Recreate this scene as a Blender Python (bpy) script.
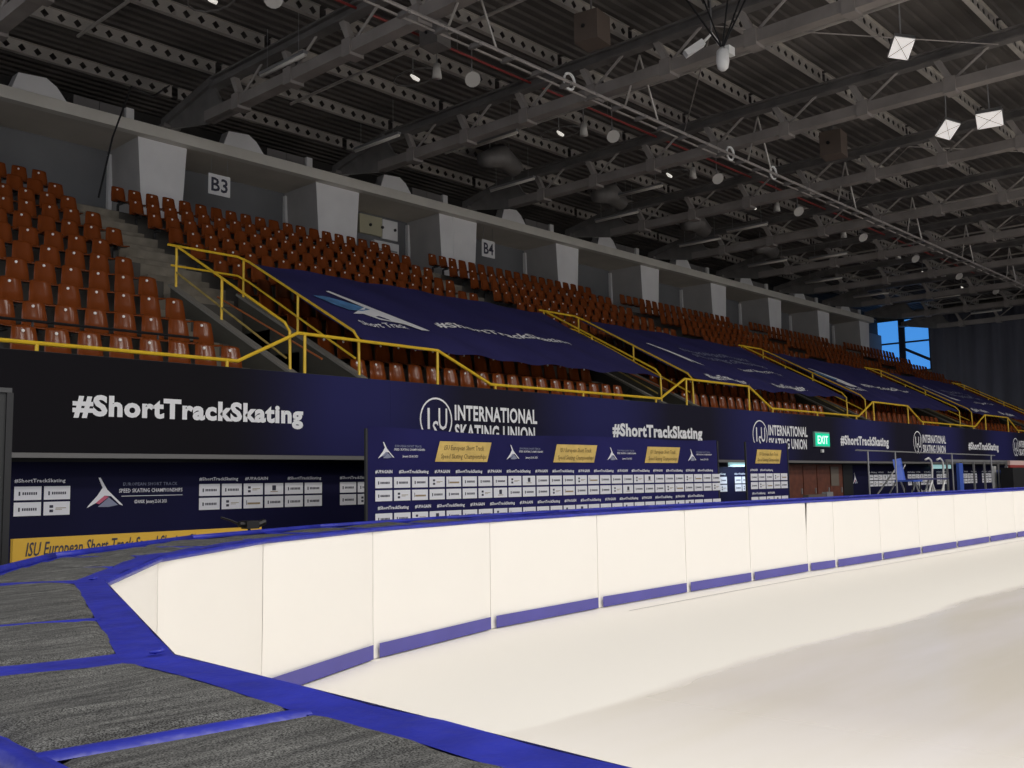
import bpy, bmesh, math, random
from mathutils import Vector, Matrix, noise
from math import radians, sin, cos, pi, sqrt, atan2

random.seed(7)
for o in list(bpy.data.objects):
    bpy.data.objects.remove(o)
SC = bpy.context.scene
COL = SC.collection

# ---------------------------------------------------------------- camera
CAM_H = 1.55
cd = bpy.data.cameras.new('camera')
cd.sensor_width = 36.0
cd.lens = 36.0 * 1000.0 / 1024.0
cd.clip_end = 300
cam = bpy.data.objects.new('camera', cd)
COL.objects.link(cam)
yaw, pitch, roll = radians(42.373), radians(5.564), radians(0.9)
fh = Vector((cos(yaw), sin(yaw), 0)); rt = Vector((sin(yaw), -cos(yaw), 0)); upw = Vector((0, 0, 1))
fwd = fh * cos(pitch) + upw * sin(pitch)
upc = upw * cos(pitch) - fh * sin(pitch)
r2 = rt * cos(roll) - upc * sin(roll)
u2 = upc * cos(roll) + rt * sin(roll)
cam.matrix_world = Matrix(((r2.x, u2.x, -fwd.x, 0), (r2.y, u2.y, -fwd.y, 0), (r2.z, u2.z, -fwd.z, CAM_H), (0, 0, 0, 1)))
SC.camera = cam

# ---------------------------------------------------------------- world, lights, exposure
W = bpy.data.worlds.new('world'); SC.world = W; W.use_nodes = True
W.node_tree.nodes['Background'].inputs[0].default_value = (0.93, 0.94, 1.0, 1)
W.node_tree.nodes['Background'].inputs[1].default_value = 0.95
SC.view_settings.view_transform = 'Standard'
SC.view_settings.look = 'None'
SC.view_settings.gamma = 1.0
SC.view_settings.exposure = 0.0
SC.cycles.use_denoising = True
SC.cycles.max_bounces = 5
SC.cycles.diffuse_bounces = 4
SC.cycles.glossy_bounces = 3
SC.cycles.transmission_bounces = 3
SC.cycles.sample_clamp_indirect = 4.0
SC.cycles.caustics_reflective = False
SC.cycles.caustics_refractive = False


def area_light(name, loc, target, sx, sy, power, color=(1, 0.955, 0.895), spread=130):
    l = bpy.data.lights.new(name, 'AREA'); l.shape = 'RECTANGLE'; l.size = sx; l.size_y = sy
    l.energy = power; l.color = color; l.spread = radians(spread)
    o = bpy.data.objects.new(name, l); COL.objects.link(o); o.location = loc
    d = Vector(target) - Vector(loc)
    o.rotation_euler = d.to_track_quat('-Z', 'Y').to_euler()
    return o


# the rink's flood lamps, hung under the trusses over the ice (all out of frame)
for i, x in enumerate((4, 14, 24, 34, 44, 54)):
    area_light('rink_floodlight', (x, -0.5, 11.6), (x, 1.5, 0), 4.5, 1.4, 445, spread=140)
    area_light('rink_floodlight', (x, -10, 11.6), (x, -4, 0), 4.5, 1.4, 270)

# ---------------------------------------------------------------- materials
MATS = {}


def mat(name, color, rough=0.6, metal=0.0, spec=0.5, var=0.0, scale=8.0, bump=0.0, bscale=40.0, emit=None, estr=0.0, coat=0.0):
    if name in MATS:
        return MATS[name]
    m = bpy.data.materials.new(name); m.use_nodes = True
    nt = m.node_tree; b = nt.nodes['Principled BSDF']
    b.inputs['Base Color'].default_value = (*color, 1)
    b.inputs['Roughness'].default_value = rough
    b.inputs['Metallic'].default_value = metal
    b.inputs['Specular IOR Level'].default_value = spec
    if coat:
        b.inputs['Coat Weight'].default_value = coat
    if emit:
        b.inputs['Emission Color'].default_value = (*emit, 1); b.inputs['Emission Strength'].default_value = estr
    if var or bump:
        tc = nt.nodes.new('ShaderNodeTexCoord')
    if var:
        n = nt.nodes.new('ShaderNodeTexNoise'); n.inputs['Scale'].default_value = scale; n.inputs['Detail'].default_value = 5
        nt.links.new(tc.outputs['Object'], n.inputs['Vector'])
        r = nt.nodes.new('ShaderNodeValToRGB')
        r.color_ramp.elements[0].position = 0.3; r.color_ramp.elements[1].position = 0.72
        r.color_ramp.elements[0].color = (*[c * (1 - var) for c in color], 1)
        r.color_ramp.elements[1].color = (*[min(1, c * (1 + var)) for c in color], 1)
        nt.links.new(n.outputs['Fac'], r.inputs['Fac']); nt.links.new(r.outputs['Color'], b.inputs['Base Color'])
    if bump:
        n2 = nt.nodes.new('ShaderNodeTexNoise'); n2.inputs['Scale'].default_value = bscale; n2.inputs['Detail'].default_value = 3
        nt.links.new(tc.outputs['Object'], n2.inputs['Vector'])
        bp = nt.nodes.new('ShaderNodeBump'); bp.inputs['Strength'].default_value = bump; bp.inputs['Distance'].default_value = 0.02
        nt.links.new(n2.outputs['Fac'], bp.inputs['Height']); nt.links.new(bp.outputs['Normal'], b.inputs['Normal'])
    MATS[name] = m
    return m


M_CONC = mat('concrete', (0.16, 0.148, 0.125), 0.9, var=0.18, scale=1.6, bump=0.25)
M_STEP = mat('stair_concrete', (0.20, 0.175, 0.135), 0.9, var=0.25, scale=3.0, bump=0.3)
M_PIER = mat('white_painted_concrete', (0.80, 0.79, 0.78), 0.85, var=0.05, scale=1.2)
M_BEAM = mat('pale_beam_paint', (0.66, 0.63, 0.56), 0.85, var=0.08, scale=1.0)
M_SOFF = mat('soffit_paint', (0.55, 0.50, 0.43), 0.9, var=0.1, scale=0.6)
M_BAY = mat('grey_blue_wall_paint', (0.165, 0.168, 0.172), 0.85, var=0.1, scale=0.7)
M_STEEL = mat('dark_painted_steel', (0.16, 0.15, 0.142), 0.5, var=0.25, scale=1.5)
M_STEEL3 = mat('chord_paint', (0.255, 0.23, 0.212), 0.55, var=0.2, scale=1.1)
M_STEEL2 = mat('brown_primer_steel', (0.34, 0.31, 0.285), 0.55, var=0.2, scale=1.1)
M_PURL = mat('galvanised_purlin', (0.46, 0.43, 0.39), 0.45, 0.3, var=0.2, scale=0.9)
M_DECK = mat('corrugated_deck', (0.088, 0.079, 0.073), 0.65, 0.1, var=0.3, scale=0.5)
M_RAIL = mat('yellow_paint', (0.80, 0.52, 0.03), 0.35, var=0.08, scale=6)
M_SEAT = mat('brown_orange_plastic', (0.185, 0.043, 0.009), 0.2, spec=0.45, var=0.12, scale=3)
M_DISC = mat('white_number_plate', (0.85, 0.83, 0.78), 0.25, spec=0.8)
M_BRKT = mat('black_bracket_steel', (0.02, 0.02, 0.02), 0.5)
M_BAN = mat('navy_banner_cloth', (0.033, 0.030, 0.118), 0.75, spec=0.15, var=0.15, scale=0.8, bump=0.15, bscale=6)
M_PRINT = mat('white_print', (0.88, 0.88, 0.89), 0.6)
M_PRBLUE = mat('light_blue_print', (0.10, 0.26, 0.52), 0.6, var=0.5, scale=3)
M_PRPINK = mat('pink_print', (0.6, 0.12, 0.2), 0.6)
M_PRGREY = mat('grey_blue_print', (0.25, 0.27, 0.38), 0.6)
M_INK = mat('dark_ink', (0.035, 0.035, 0.06), 0.6)
M_BROWNINK = mat('brown_ink', (0.16, 0.10, 0.03), 0.6)
M_TILE = mat('white_sponsor_panel', (0.82, 0.82, 0.86), 0.55)
M_GOLD = mat('gold_print', (0.72, 0.50, 0.13), 0.45, var=0.15, scale=4)
M_YELLOW = mat('yellow_board_print', (0.72, 0.43, 0.04), 0.5)
M_VINYL = mat('white_vinyl', (0.84, 0.81, 0.755), 0.55, spec=0.3, bump=0.25, bscale=2.5)
M_BLUE = mat('royal_blue_vinyl', (0.022, 0.03, 0.32), 0.42, spec=0.4, var=0.25, scale=7, bump=0.35, bscale=14)
M_BASE = mat('violet_blue_kick_strip', (0.078, 0.07, 0.31), 0.5, var=0.1, scale=2)
M_BLACK = mat('black_paint', (0.008, 0.008, 0.009), 0.5)
M_CHAR = mat('charcoal_laminate', (0.02, 0.021, 0.021), 0.6)
M_WHITE = mat('white_enamel', (0.8, 0.8, 0.78), 0.35)
M_FIX = mat('greyed_white_enamel', (0.55, 0.53, 0.49), 0.4)  # white enamel greyed in colour to hold down strong bounce from the ice
M_GREY = mat('grey_metal', (0.33, 0.33, 0.33), 0.4, 0.5)
M_TUBE = mat('fluorescent_tube_off', (0.70, 0.66, 0.60), 0.3)
M_LAMPF = mat('floodlight_glass', (0.8, 0.77, 0.74), 0.25, emit=(1, 0.95, 0.92), estr=0.42)
M_GLINT = mat('lamp_glint', (0.9, 0.88, 0.84), 0.2, emit=(1, 0.95, 0.85), estr=0.55)
M_RED = mat('red_pipe_paint', (0.30, 0.035, 0.03), 0.5)
M_CURT = mat('dark_navy_curtain', (0.085, 0.088, 0.11), 0.9, var=0.1, scale=0.5)
M_WIN = mat('blue_translucent_pane', (0.05, 0.2, 0.5), 0.4, emit=(0.06, 0.27, 0.72), estr=1.0)
M_WFR = mat('dark_window_frame', (0.02, 0.025, 0.04), 0.6)
M_EXIT = mat('green_exit_panel', (0.0, 0.5, 0.28), 0.4, emit=(0.0, 0.6, 0.32), estr=0.75)
M_EXITW = mat('exit_lettering', (0.8, 1, 0.9), 0.4, emit=(0.7, 1, 0.85), estr=0.9)
M_DOOR = mat('red_brown_wood', (0.14, 0.04, 0.02), 0.5, var=0.3, scale=5)
M_CBLUE = mat('blue_plastic', (0.06, 0.13, 0.55), 0.35)
M_CREAM = mat('cream_panel', (0.47, 0.44, 0.30), 0.7)
M_FLOOR = mat('dark_rubber_floor', (0.05, 0.05, 0.052), 0.8, var=0.2, scale=2)
M_BROWNBOX = mat('brown_box_paint', (0.10, 0.075, 0.06), 0.7)
M_LIGHTSTR = mat('pale_led_strip', (0.5, 0.75, 0.75), 0.4, emit=(0.5, 0.85, 0.85), estr=0.5)


def mat_felt():
    m = bpy.data.materials.new('grey_felt'); m.use_nodes = True; nt = m.node_tree; b = nt.nodes['Principled BSDF']
    b.inputs['Roughness'].default_value = 0.95; b.inputs['Specular IOR Level'].default_value = 0.15
    tc = nt.nodes.new('ShaderNodeTexCoord')
    a = nt.nodes.new('ShaderNodeTexNoise'); a.inputs['Scale'].default_value = 330; a.inputs['Detail'].default_value = 2
    c = nt.nodes.new('ShaderNodeTexNoise'); c.inputs['Scale'].default_value = 5; c.inputs['Detail'].default_value = 4
    mp = nt.nodes.new('ShaderNodeMapping'); mp.inputs['Scale'].default_value = (1, 7, 1)
    nt.links.new(tc.outputs['Object'], a.inputs['Vector'])
    nt.links.new(tc.outputs['Object'], mp.inputs['Vector']); nt.links.new(mp.outputs['Vector'], c.inputs['Vector'])
    r = nt.nodes.new('ShaderNodeValToRGB')
    r.color_ramp.elements[0].position = 0.36; r.color_ramp.elements[0].color = (0.022, 0.022, 0.022, 1)
    r.color_ramp.elements[1].position = 0.66; r.color_ramp.elements[1].color = (0.17, 0.17, 0.165, 1)
    r2_ = nt.nodes.new('ShaderNodeValToRGB')
    r2_.color_ramp.elements[0].position = 0.35; r2_.color_ramp.elements[0].color = (0.6, 0.6, 0.6, 1)
    r2_.color_ramp.elements[1].position = 0.7; r2_.color_ramp.elements[1].color = (1.3, 1.3, 1.27, 1)
    mx = nt.nodes.new('ShaderNodeMix'); mx.data_type = 'RGBA'; mx.blend_type = 'MULTIPLY'; mx.inputs['Factor'].default_value = 1
    nt.links.new(a.outputs['Fac'], r.inputs['Fac']); nt.links.new(c.outputs['Fac'], r2_.inputs['Fac'])
    nt.links.new(r.outputs['Color'], mx.inputs['A']); nt.links.new(r2_.outputs['Color'], mx.inputs['B'])
    nt.links.new(mx.outputs['Result'], b.inputs['Base Color'])
    bp = nt.nodes.new('ShaderNodeBump'); bp.inputs['Strength'].default_value = 0.3; bp.inputs['Distance'].default_value = 0.01
    nt.links.new(c.outputs['Fac'], bp.inputs['Height']); nt.links.new(bp.outputs['Normal'], b.inputs['Normal'])
    return m


def mat_ice():
    m = bpy.data.materials.new('rink_ice'); m.use_nodes = True; nt = m.node_tree; b = nt.nodes['Principled BSDF']
    tc = nt.nodes.new('ShaderNodeTexCoord'); sp = nt.nodes.new('ShaderNodeSeparateXYZ')
    nt.links.new(tc.outputs['Object'], sp.inputs[0])
    n = nt.nodes.new('ShaderNodeTexNoise'); n.inputs['Scale'].default_value = 0.9; n.inputs['Detail'].default_value = 5
    mp = nt.nodes.new('ShaderNodeMapping'); mp.inputs['Scale'].default_value = (0.35, 1, 1)
    nt.links.new(tc.outputs['Object'], mp.inputs['Vector']); nt.links.new(mp.outputs['Vector'], n.inputs['Vector'])
    ad = nt.nodes.new('ShaderNodeMath'); ad.operation = 'MULTIPLY_ADD'; ad.inputs[1].default_value = 0.75
    nt.links.new(n.outputs['Fac'], ad.inputs[0]); nt.links.new(sp.outputs['Y'], ad.inputs[2])
    mr = nt.nodes.new('ShaderNodeMapRange'); mr.inputs['From Min'].default_value = 4.62; mr.inputs['From Max'].default_value = 4.78
    nt.links.new(ad.outputs[0], mr.inputs['Value'])
    # the freshly resurfaced (wet) band fades in only away from the near corner
    mr2 = nt.nodes.new('ShaderNodeMapRange'); mr2.inputs['From Min'].default_value = 4.4; mr2.inputs['From Max'].default_value = 6.6
    mr2.inputs['To Min'].default_value = 0.75; mr2.inputs['To Max'].default_value = 0.0
    nt.links.new(sp.outputs['X'], mr2.inputs['Value'])
    mxx = nt.nodes.new('ShaderNodeMath'); mxx.operation = 'MAXIMUM'
    nt.links.new(mr.outputs['Result'], mxx.inputs[0]); nt.links.new(mr2.outputs['Result'], mxx.inputs[1])
    n3 = nt.nodes.new('ShaderNodeTexNoise'); n3.inputs['Scale'].default_value = 1.1; n3.inputs['Detail'].default_value = 4
    mp3 = nt.nodes.new('ShaderNodeMapping'); mp3.inputs['Scale'].default_value = (0.25, 1.3, 1)
    nt.links.new(tc.outputs['Object'], mp3.inputs['Vector']); nt.links.new(mp3.outputs['Vector'], n3.inputs['Vector'])
    rw = nt.nodes.new('ShaderNodeValToRGB')
    rw.color_ramp.elements[0].position = 0.35; rw.color_ramp.elements[0].color = (0.68, 0.635, 0.565, 1)
    rw.color_ramp.elements[1].position = 0.65; rw.color_ramp.elements[1].color = (0.74, 0.70, 0.68, 1)
    nt.links.new(n3.outputs['Fac'], rw.inputs['Fac'])
    mx = nt.nodes.new('ShaderNodeMix'); mx.data_type = 'RGBA'
    nt.links.new(mxx.outputs[0], mx.inputs['Factor'])
    nt.links.new(rw.outputs['Color'], mx.inputs['A']); mx.inputs['B'].default_value = (0.87, 0.84, 0.775, 1)
    nt.links.new(mx.outputs['Result'], b.inputs['Base Color'])
    mr3 = nt.nodes.new('ShaderNodeMapRange'); mr3.inputs['To Min'].default_value = 0.22; mr3.inputs['To Max'].default_value = 0.5
    nt.links.new(mxx.outputs[0], mr3.inputs['Value']); nt.links.new(mr3.outputs['Result'], b.inputs['Roughness'])
    b.inputs['Specular IOR Level'].default_value = 0.35
    return m


def mat_fascia():
    m = bpy.data.materials.new('navy_gradient_print'); m.use_nodes = True; nt = m.node_tree; b = nt.nodes['Principled BSDF']
    b.inputs['Roughness'].default_value = 0.65; b.inputs['Specular IOR Level'].default_value = 0.1
    tc = nt.nodes.new('ShaderNodeTexCoord'); sp = nt.nodes.new('ShaderNodeSeparateXYZ'); nt.links.new(tc.outputs['Object'], sp.inputs[0])
    mu = nt.nodes.new('ShaderNodeMath'); mu.operation = 'MULTIPLY_ADD'; mu.inputs[1].default_value = 2 * pi / 7.5; mu.inputs[2].default_value = -2 * pi * 11.6 / 7.5
    nt.links.new(sp.outputs['X'], mu.inputs[0])
    si = nt.nodes.new('ShaderNodeMath'); si.operation = 'COSINE'; nt.links.new(mu.outputs[0], si.inputs[0])
    mr = nt.nodes.new('ShaderNodeMapRange'); mr.inputs['From Min'].default_value = -1; mr.inputs['From Max'].default_value = 1
    nt.links.new(si.outputs[0], mr.inputs['Value'])
    r = nt.nodes.new('ShaderNodeValToRGB')
    r.color_ramp.elements[0].position = 0.15; r.color_ramp.elements[0].color = (0.0125, 0.0115, 0.024, 1)
    r.color_ramp.elements[1].position = 0.95; r.color_ramp.elements[1].color = (0.022, 0.022, 0.10, 1)
    nt.links.new(mr.outputs['Result'], r.inputs['Fac'])
    # the print starts almost black at its left end
    m2 = nt.nodes.new('ShaderNodeMapRange'); m2.inputs['From Min'].default_value = 8.3; m2.inputs['From Max'].default_value = 11.5; m2.interpolation_type = 'SMOOTHSTEP'
    nt.links.new(sp.outputs['X'], m2.inputs['Value'])
    mx = nt.nodes.new('ShaderNodeMix'); mx.data_type = 'RGBA'; mx.inputs['A'].default_value = (0.0075, 0.0066, 0.009, 1)
    nt.links.new(m2.outputs['Result'], mx.inputs['Factor']); nt.links.new(r.outputs['Color'], mx.inputs['B'])
    nt.links.new(mx.outputs['Result'], b.inputs['Base Color'])
    return m


M_FELT = mat_felt(); M_ICE = mat_ice(); M_FASC = mat_fascia()


# ---------------------------------------------------------------- mesh helpers
class MB:
    def __init__(s):
        s.v = []; s.f = []; s.mi = []; s.cur = 0

    def add(s, vs, fs):
        n = len(s.v); s.v += [tuple(v) for v in vs]
        for f in fs:
            s.f.append(tuple(i + n for i in f)); s.mi.append(s.cur)
        return s

    def box(s, x0, x1, y0, y1, z0, z1):
        return s.add([(x0, y0, z0), (x1, y0, z0), (x1, y1, z0), (x0, y1, z0), (x0, y0, z1), (x1, y0, z1), (x1, y1, z1), (x0, y1, z1)],
                     [(3, 2, 1, 0), (4, 5, 6, 7), (0, 1, 5, 4), (1, 2, 6, 5), (2, 3, 7, 6), (3, 0, 4, 7)])

    def bar(s, p, q, w, h, up=(0, 0, 1)):
        p = Vector(p); q = Vector(q); d = (q - p).normalized(); u = Vector(up)
        if abs(d.dot(u)) > 0.98: u = Vector((1, 0, 0))
        a = d.cross(u).normalized() * (w / 2); b = a.cross(d).normalized() * (h / 2)
        vs = [p - a - b, p + a - b, p + a + b, p - a + b, q - a - b, q + a - b, q + a + b, q - a + b]
        return s.add(vs, [(0, 1, 2, 3), (7, 6, 5, 4), (0, 4, 5, 1), (1, 5, 6, 2), (2, 6, 7, 3), (3, 7, 4, 0)])

    def tube(s, pts, r, n=6, cap=True):
        pts = [Vector(p) for p in pts]; rings = []
        for i, p in enumerate(pts):
            if i == 0: d = pts[1] - p
            elif i == len(pts) - 1: d = p - pts[i - 1]
            else: d = (pts[i + 1] - p).normalized() + (p - pts[i - 1]).normalized()
            d.normalize(); u = Vector((0, 0, 1)) if abs(d.z) < 0.9 else Vector((1, 0, 0))
            a = d.cross(u).normalized(); b = a.cross(d).normalized()
            rr = r[i] if isinstance(r, (list, tuple)) else r
            rings.append([p + a * (rr * cos(2 * pi * k / n)) + b * (rr * sin(2 * pi * k / n)) for k in range(n)])
        vs = [v for g in rings for v in g]; fs = []
        for i in range(len(pts) - 1):
            for k in range(n):
                k2 = (k + 1) % n
                fs.append((i * n + k, (i + 1) * n + k, (i + 1) * n + k2, i * n + k2))
        if cap:
            fs.append(tuple(range(n))); fs.append(tuple((len(pts) - 1) * n + k for k in reversed(range(n))))
        return s.add(vs, fs)

    def prism(s, poly, axis, a, b):
        """poly: 2D outline; axis 'x','y','z': extruded between a and b along it"""
        def P(p, t):
            return {'x': (t, p[0], p[1]), 'y': (p[0], t, p[1]), 'z': (p[0], p[1], t)}[axis]
        n = len(poly); vs = [P(p, a) for p in poly] + [P(p, b) for p in poly]
        fs = [tuple(range(n)), tuple(reversed(range(n, 2 * n)))] + [(i, i + n, (i + 1) % n + n, (i + 1) % n) for i in range(n)]
        return s.add(vs, fs)

    def grid(s, fn, nu, nv):
        vs = [fn(i / nu, j / nv) for j in range(nv + 1) for i in range(nu + 1)]
        fs = [(j * (nu + 1) + i, j * (nu + 1) + i + 1, (j + 1) * (nu + 1) + i + 1, (j + 1) * (nu + 1) + i) for j in range(nv) for i in range(nu)]
        return s.add(vs, fs)

    def mesh(s, name, mats, origin=(0, 0, 0), smooth=False):
        me = bpy.data.meshes.new(name)
        o = origin
        me.from_pydata([(v[0] - o[0], v[1] - o[1], v[2] - o[2]) for v in s.v], [], s.f)
        ml = mats if isinstance(mats, (list, tuple)) else [mats]
        for m in ml: me.materials.append(m)
        if len(ml) > 1:
            for p, i in zip(me.polygons, s.mi): p.material_index = i
        if not isinstance(origin, tuple) or True:
            bm = bmesh.new(); bm.from_mesh(me); bmesh.ops.recalc_face_normals(bm, faces=bm.faces); bm.to_mesh(me); bm.free()
        if smooth:
            for p in me.polygons: p.use_smooth = True
        me.update()
        return me

    def build(s, name, mats, parent=None, smooth=False):
        o = ROOTLOC.get(parent.name, (0, 0, 0)) if parent else (0, 0, 0)
        ob = bpy.data.objects.new(name, s.mesh(name, mats, o, smooth)); COL.objects.link(ob)
        if parent:
            ob.parent = parent; ROOTLOC[ob.name] = o
        return ob


ROOTLOC = {}


def tag(o, label=None, cat=None, group=None, kind=None):
    if label: o['label'] = label
    if cat: o['category'] = cat
    if group: o['group'] = group
    if kind: o['kind'] = kind
    return o


def thing(name, loc, label, cat, group=None):
    o = bpy.data.objects.new(name, None); o.empty_display_size = 0.2
    COL.objects.link(o); o.location = loc; ROOTLOC[o.name] = tuple(loc)
    return tag(o, label, cat, group)


def inst(name, me, parent=None, loc=(0, 0, 0)):
    o = bpy.data.objects.new(name, me); COL.objects.link(o); o.location = loc
    if parent: o.parent = parent
    return o


_TXT = {}


def text_geo(body, bold=0.0, res=2, shear=0.0):
    key = (body, bold, res, shear)
    if key in _TXT: return _TXT[key]
    c = bpy.data.curves.new('lettering', 'FONT'); c.body = body; c.size = 1; c.offset = bold; c.resolution_u = res; c.shear = shear
    c.space_character = 1.0 + bold * 2
    o = bpy.data.objects.new('lettering_tmp', c); COL.objects.link(o)
    bpy.context.view_layer.update()
    dg = bpy.context.evaluated_depsgraph_get()
    me = bpy.data.meshes.new_from_object(o.evaluated_get(dg))
    vs = [(v.co.x, v.co.y) for v in me.vertices]; fs = [tuple(p.vertices) for p in me.polygons]
    bpy.data.objects.remove(o); bpy.data.curves.remove(c); bpy.data.meshes.remove(me)
    x0 = min(v[0] for v in vs); x1 = max(v[0] for v in vs)
    _TXT[key] = ([((x - x0) / (x1 - x0), y) for x, y in vs], fs)
    return _TXT[key]


def put_text(mb, body, fn, bold=0.0, res=2, shear=0.0):
    """fn(u in 0..1 along the line, y in em: cap height is about 0.69) -> 3D point"""
    vs, fs = text_geo(body, bold, res, shear)
    mb.add([fn(u, y) for u, y in vs], fs)


def wall_text(mb, body, x0, x1, y, zb, cap, bold=0.02, res=2, shear=0.0):
    put_text(mb, body, lambda u, t: (x0 + (x1 - x0) * u, y, zb + t * cap / 0.69), bold, res, shear)


def skater_logo(mb, P, parts=(0, 1, 2)):
    """the event's emblem: a leaning figure of a thin line, a sail and a foot; P(a, b) maps 0..1 square to 3D"""
    polys = [[(0.30, 1.0), (0.36, 1.0), (0.55, 0.60), (0.98, 0.10), (1.0, 0.05), (0.90, 0.10), (0.66, 0.38), (0.48, 0.40), (0.24, 0.16), (0.0, 0.0), (0.04, 0.08), (0.28, 0.40), (0.42, 0.66)],
             [(0.24, 0.16), (0.48, 0.40), (0.60, 0.36), (0.34, 0.12)],
             [(0.30, 0.03), (0.60, 0.34), (0.86, 0.08), (0.60, 0.02)]]
    for i, p in zip(parts, polys):
        mb.cur = i
        mb.add([P(a, b) for a, b in p], [tuple(range(len(p)))])


# ================================================================ SETTING
# floor and ice
fb = MB().box(-12, 76, -26, 30.2, -0.25, -0.03)
fl = fb.build('floor', M_FLOOR); tag(fl, kind='structure')

INNER = [(1.14, -3.2), (1.10, -1.2), (1.115, 0.25), (1.24, 2.23), (2.03, 4.25), (2.92, 5.42), (4.27, 6.40), (5.83, 7.02), (7.77, 7.43), (9.81, 7.57), (11.85, 7.62),
         (13.65, 7.64), (15.55, 7.66), (16.45, 7.60), (18.35, 7.58), (20.2, 7.56), (22.2, 7.55), (24.3, 7.54), (26.3, 7.53), (28.3, 7.52), (30.3, 7.5), (32.3, 7.5), (34.3, 7.5), (36.3, 7.5), (38.3, 7.5), (40.3, 7.5)]
poly = [(x + 0.0, y + 0.06) for x, y in INNER[4:]] + [(46, 6.5), (51, 3.5), (54, -2), (55, -9), (50, -20), (40, -24), (12, -24), (2, -16)] + [(x - 0.06, y) for x, y in INNER[:4]]
ib = MB().prism(poly, 'z', -0.03, 0.0)
ice = ib.build('ice_rink', M_ICE); tag(ice, kind='structure')

# end wall with the window, and back wall / balcony front
wr = MB().box(74.0, 74.3, -26, 26.1, -0.05, 14.0); wr.box(74.0, 74.3, 26.1, 30.2, -0.05, 9.2); wr.box(74.0, 74.3, 26.1, 30.2, 13.1, 14.0)
tag(wr.build('wall_right', M_CONC), kind='structure')
wb = MB().box(0, 74, 29.75, 29.95, 6.0, 12.05)
tag(wb.build('wall_back', M_BAY), kind='structure')
wl = MB().box(0, 73.9, 15.10, 15.30, -0.03, 2.6)
tag(wl.build('wall_front', M_BLACK), kind='structure')
sf = MB().box(0, 73.9, 14.61, 15.09, 2.10, 2.30)
tag(sf.build('ceiling_2', M_BLACK), kind='structure')
bf = MB().box(0, 73.9, 14.47, 14.60, 2.02, 3.50)
tag(bf.build('wall_balcony', M_CHAR), kind='structure')
eb = MB().box(0, 73.9, 14.40, 14.47, 1.985, 2.055)
tag(eb.build('trim_1', mat('grey_edge_profile', (0.16, 0.155, 0.15), 0.5)), kind='structure')

# beam, soffit, piers
wt = MB().box(-12, 74, 30.0, 30.15, 6.0, 14.0)
tag(wt.build('wall_back_upper', mat('dark_back_wall', (0.06, 0.055, 0.05), 0.9)), kind='structure')
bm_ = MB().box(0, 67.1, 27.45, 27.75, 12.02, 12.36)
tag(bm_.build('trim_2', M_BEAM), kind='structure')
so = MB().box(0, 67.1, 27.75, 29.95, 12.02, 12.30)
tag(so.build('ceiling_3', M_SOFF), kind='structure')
PIERS = [(14.02, 15.62), (20.53, 22.43), (26.4, 28.5), (33.5, 35.1), (39.95, 41.55), (46.45, 48.05), (52.8, 54.4), (59.2, 60.9), (65.5, 67.1), (7.5, 9.1)]
for a, b in PIERS:
    pb = MB(); pb.cur = 0
    zt, zb_ = 12.02, 8.6
    ta = 0.22
    # trapezoid front tapering downwards, grey flanks running back to the wall
    def q(*vs): pb.add(vs, [tuple(range(len(vs)))])
    fr = [(a, 27.8, zt), (b, 27.8, zt), (b - ta, 27.8, zb_), (a + ta, 27.8, zb_)]
    bk = [(a + 0.05, 29.75, zt), (b, 29.75, zt), (b - ta, 29.75, zb_), (a + ta, 29.75, zb_)]
    pb.cur = 0; q(*fr)
    if abs(a - 26.4) < 0.1:
        pb.box(a + 0.74, a + 0.82, 27.77, 27.8, zb_, zt)
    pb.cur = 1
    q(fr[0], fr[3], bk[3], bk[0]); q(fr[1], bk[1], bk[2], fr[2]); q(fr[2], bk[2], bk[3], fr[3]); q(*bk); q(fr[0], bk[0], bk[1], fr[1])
    p = pb.build('pillar', [M_PIER, mat('pier_side_grey', (0.40, 0.385, 0.37), 0.85, var=0.08, scale=1.0)])  # sides are a darker grey than the front
    tag(p, kind='structure')
    st = MB().box(a - 0.02, a + 0.10, 29.60, 29.75, zb_, 11.9)
    tag(st.build('pilaster', M_PIER, p))

# ---------------------------------------------------------------- grandstand
PITCH, RISE, Y1, ZF1 = 1.045, 0.572, 15.30, 3.08      # seat back line and tread of the first row
NROW = 11
VOM = [10.4, 22.07, 33.5, 44.85, 56.3]
VW = 1.5
X_L, X_R = 2.0, 67.0


def row_y(r): return Y1 + PITCH * (r - 1)
def row_z(r): return ZF1 + RISE * (r - 1)


gs = MB()
for r in range(1, NROW + 1):
    y0 = row_y(r) - 0.745 if r > 1 else 14.6
    y1 = row_y(r) + 0.30 if r < NROW else 29.75
    spans = []
    if r <= 4:
        x = X_L
        for v in VOM:
            spans.append((x, v)); x = v + VW
        spans.append((x, X_R))
    else:
        spans = [(X_L, X_R)]
    for a, b in spans:
        gs.box(a, b, y0, y1, row_z(r) - (0.572 + 0.15), row_z(r))
grand = gs.build('grandstand', mat('dark_terrace_concrete', (0.075, 0.068, 0.058), 0.9, var=0.2, scale=1.5)); tag(grand, kind='structure')

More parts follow.
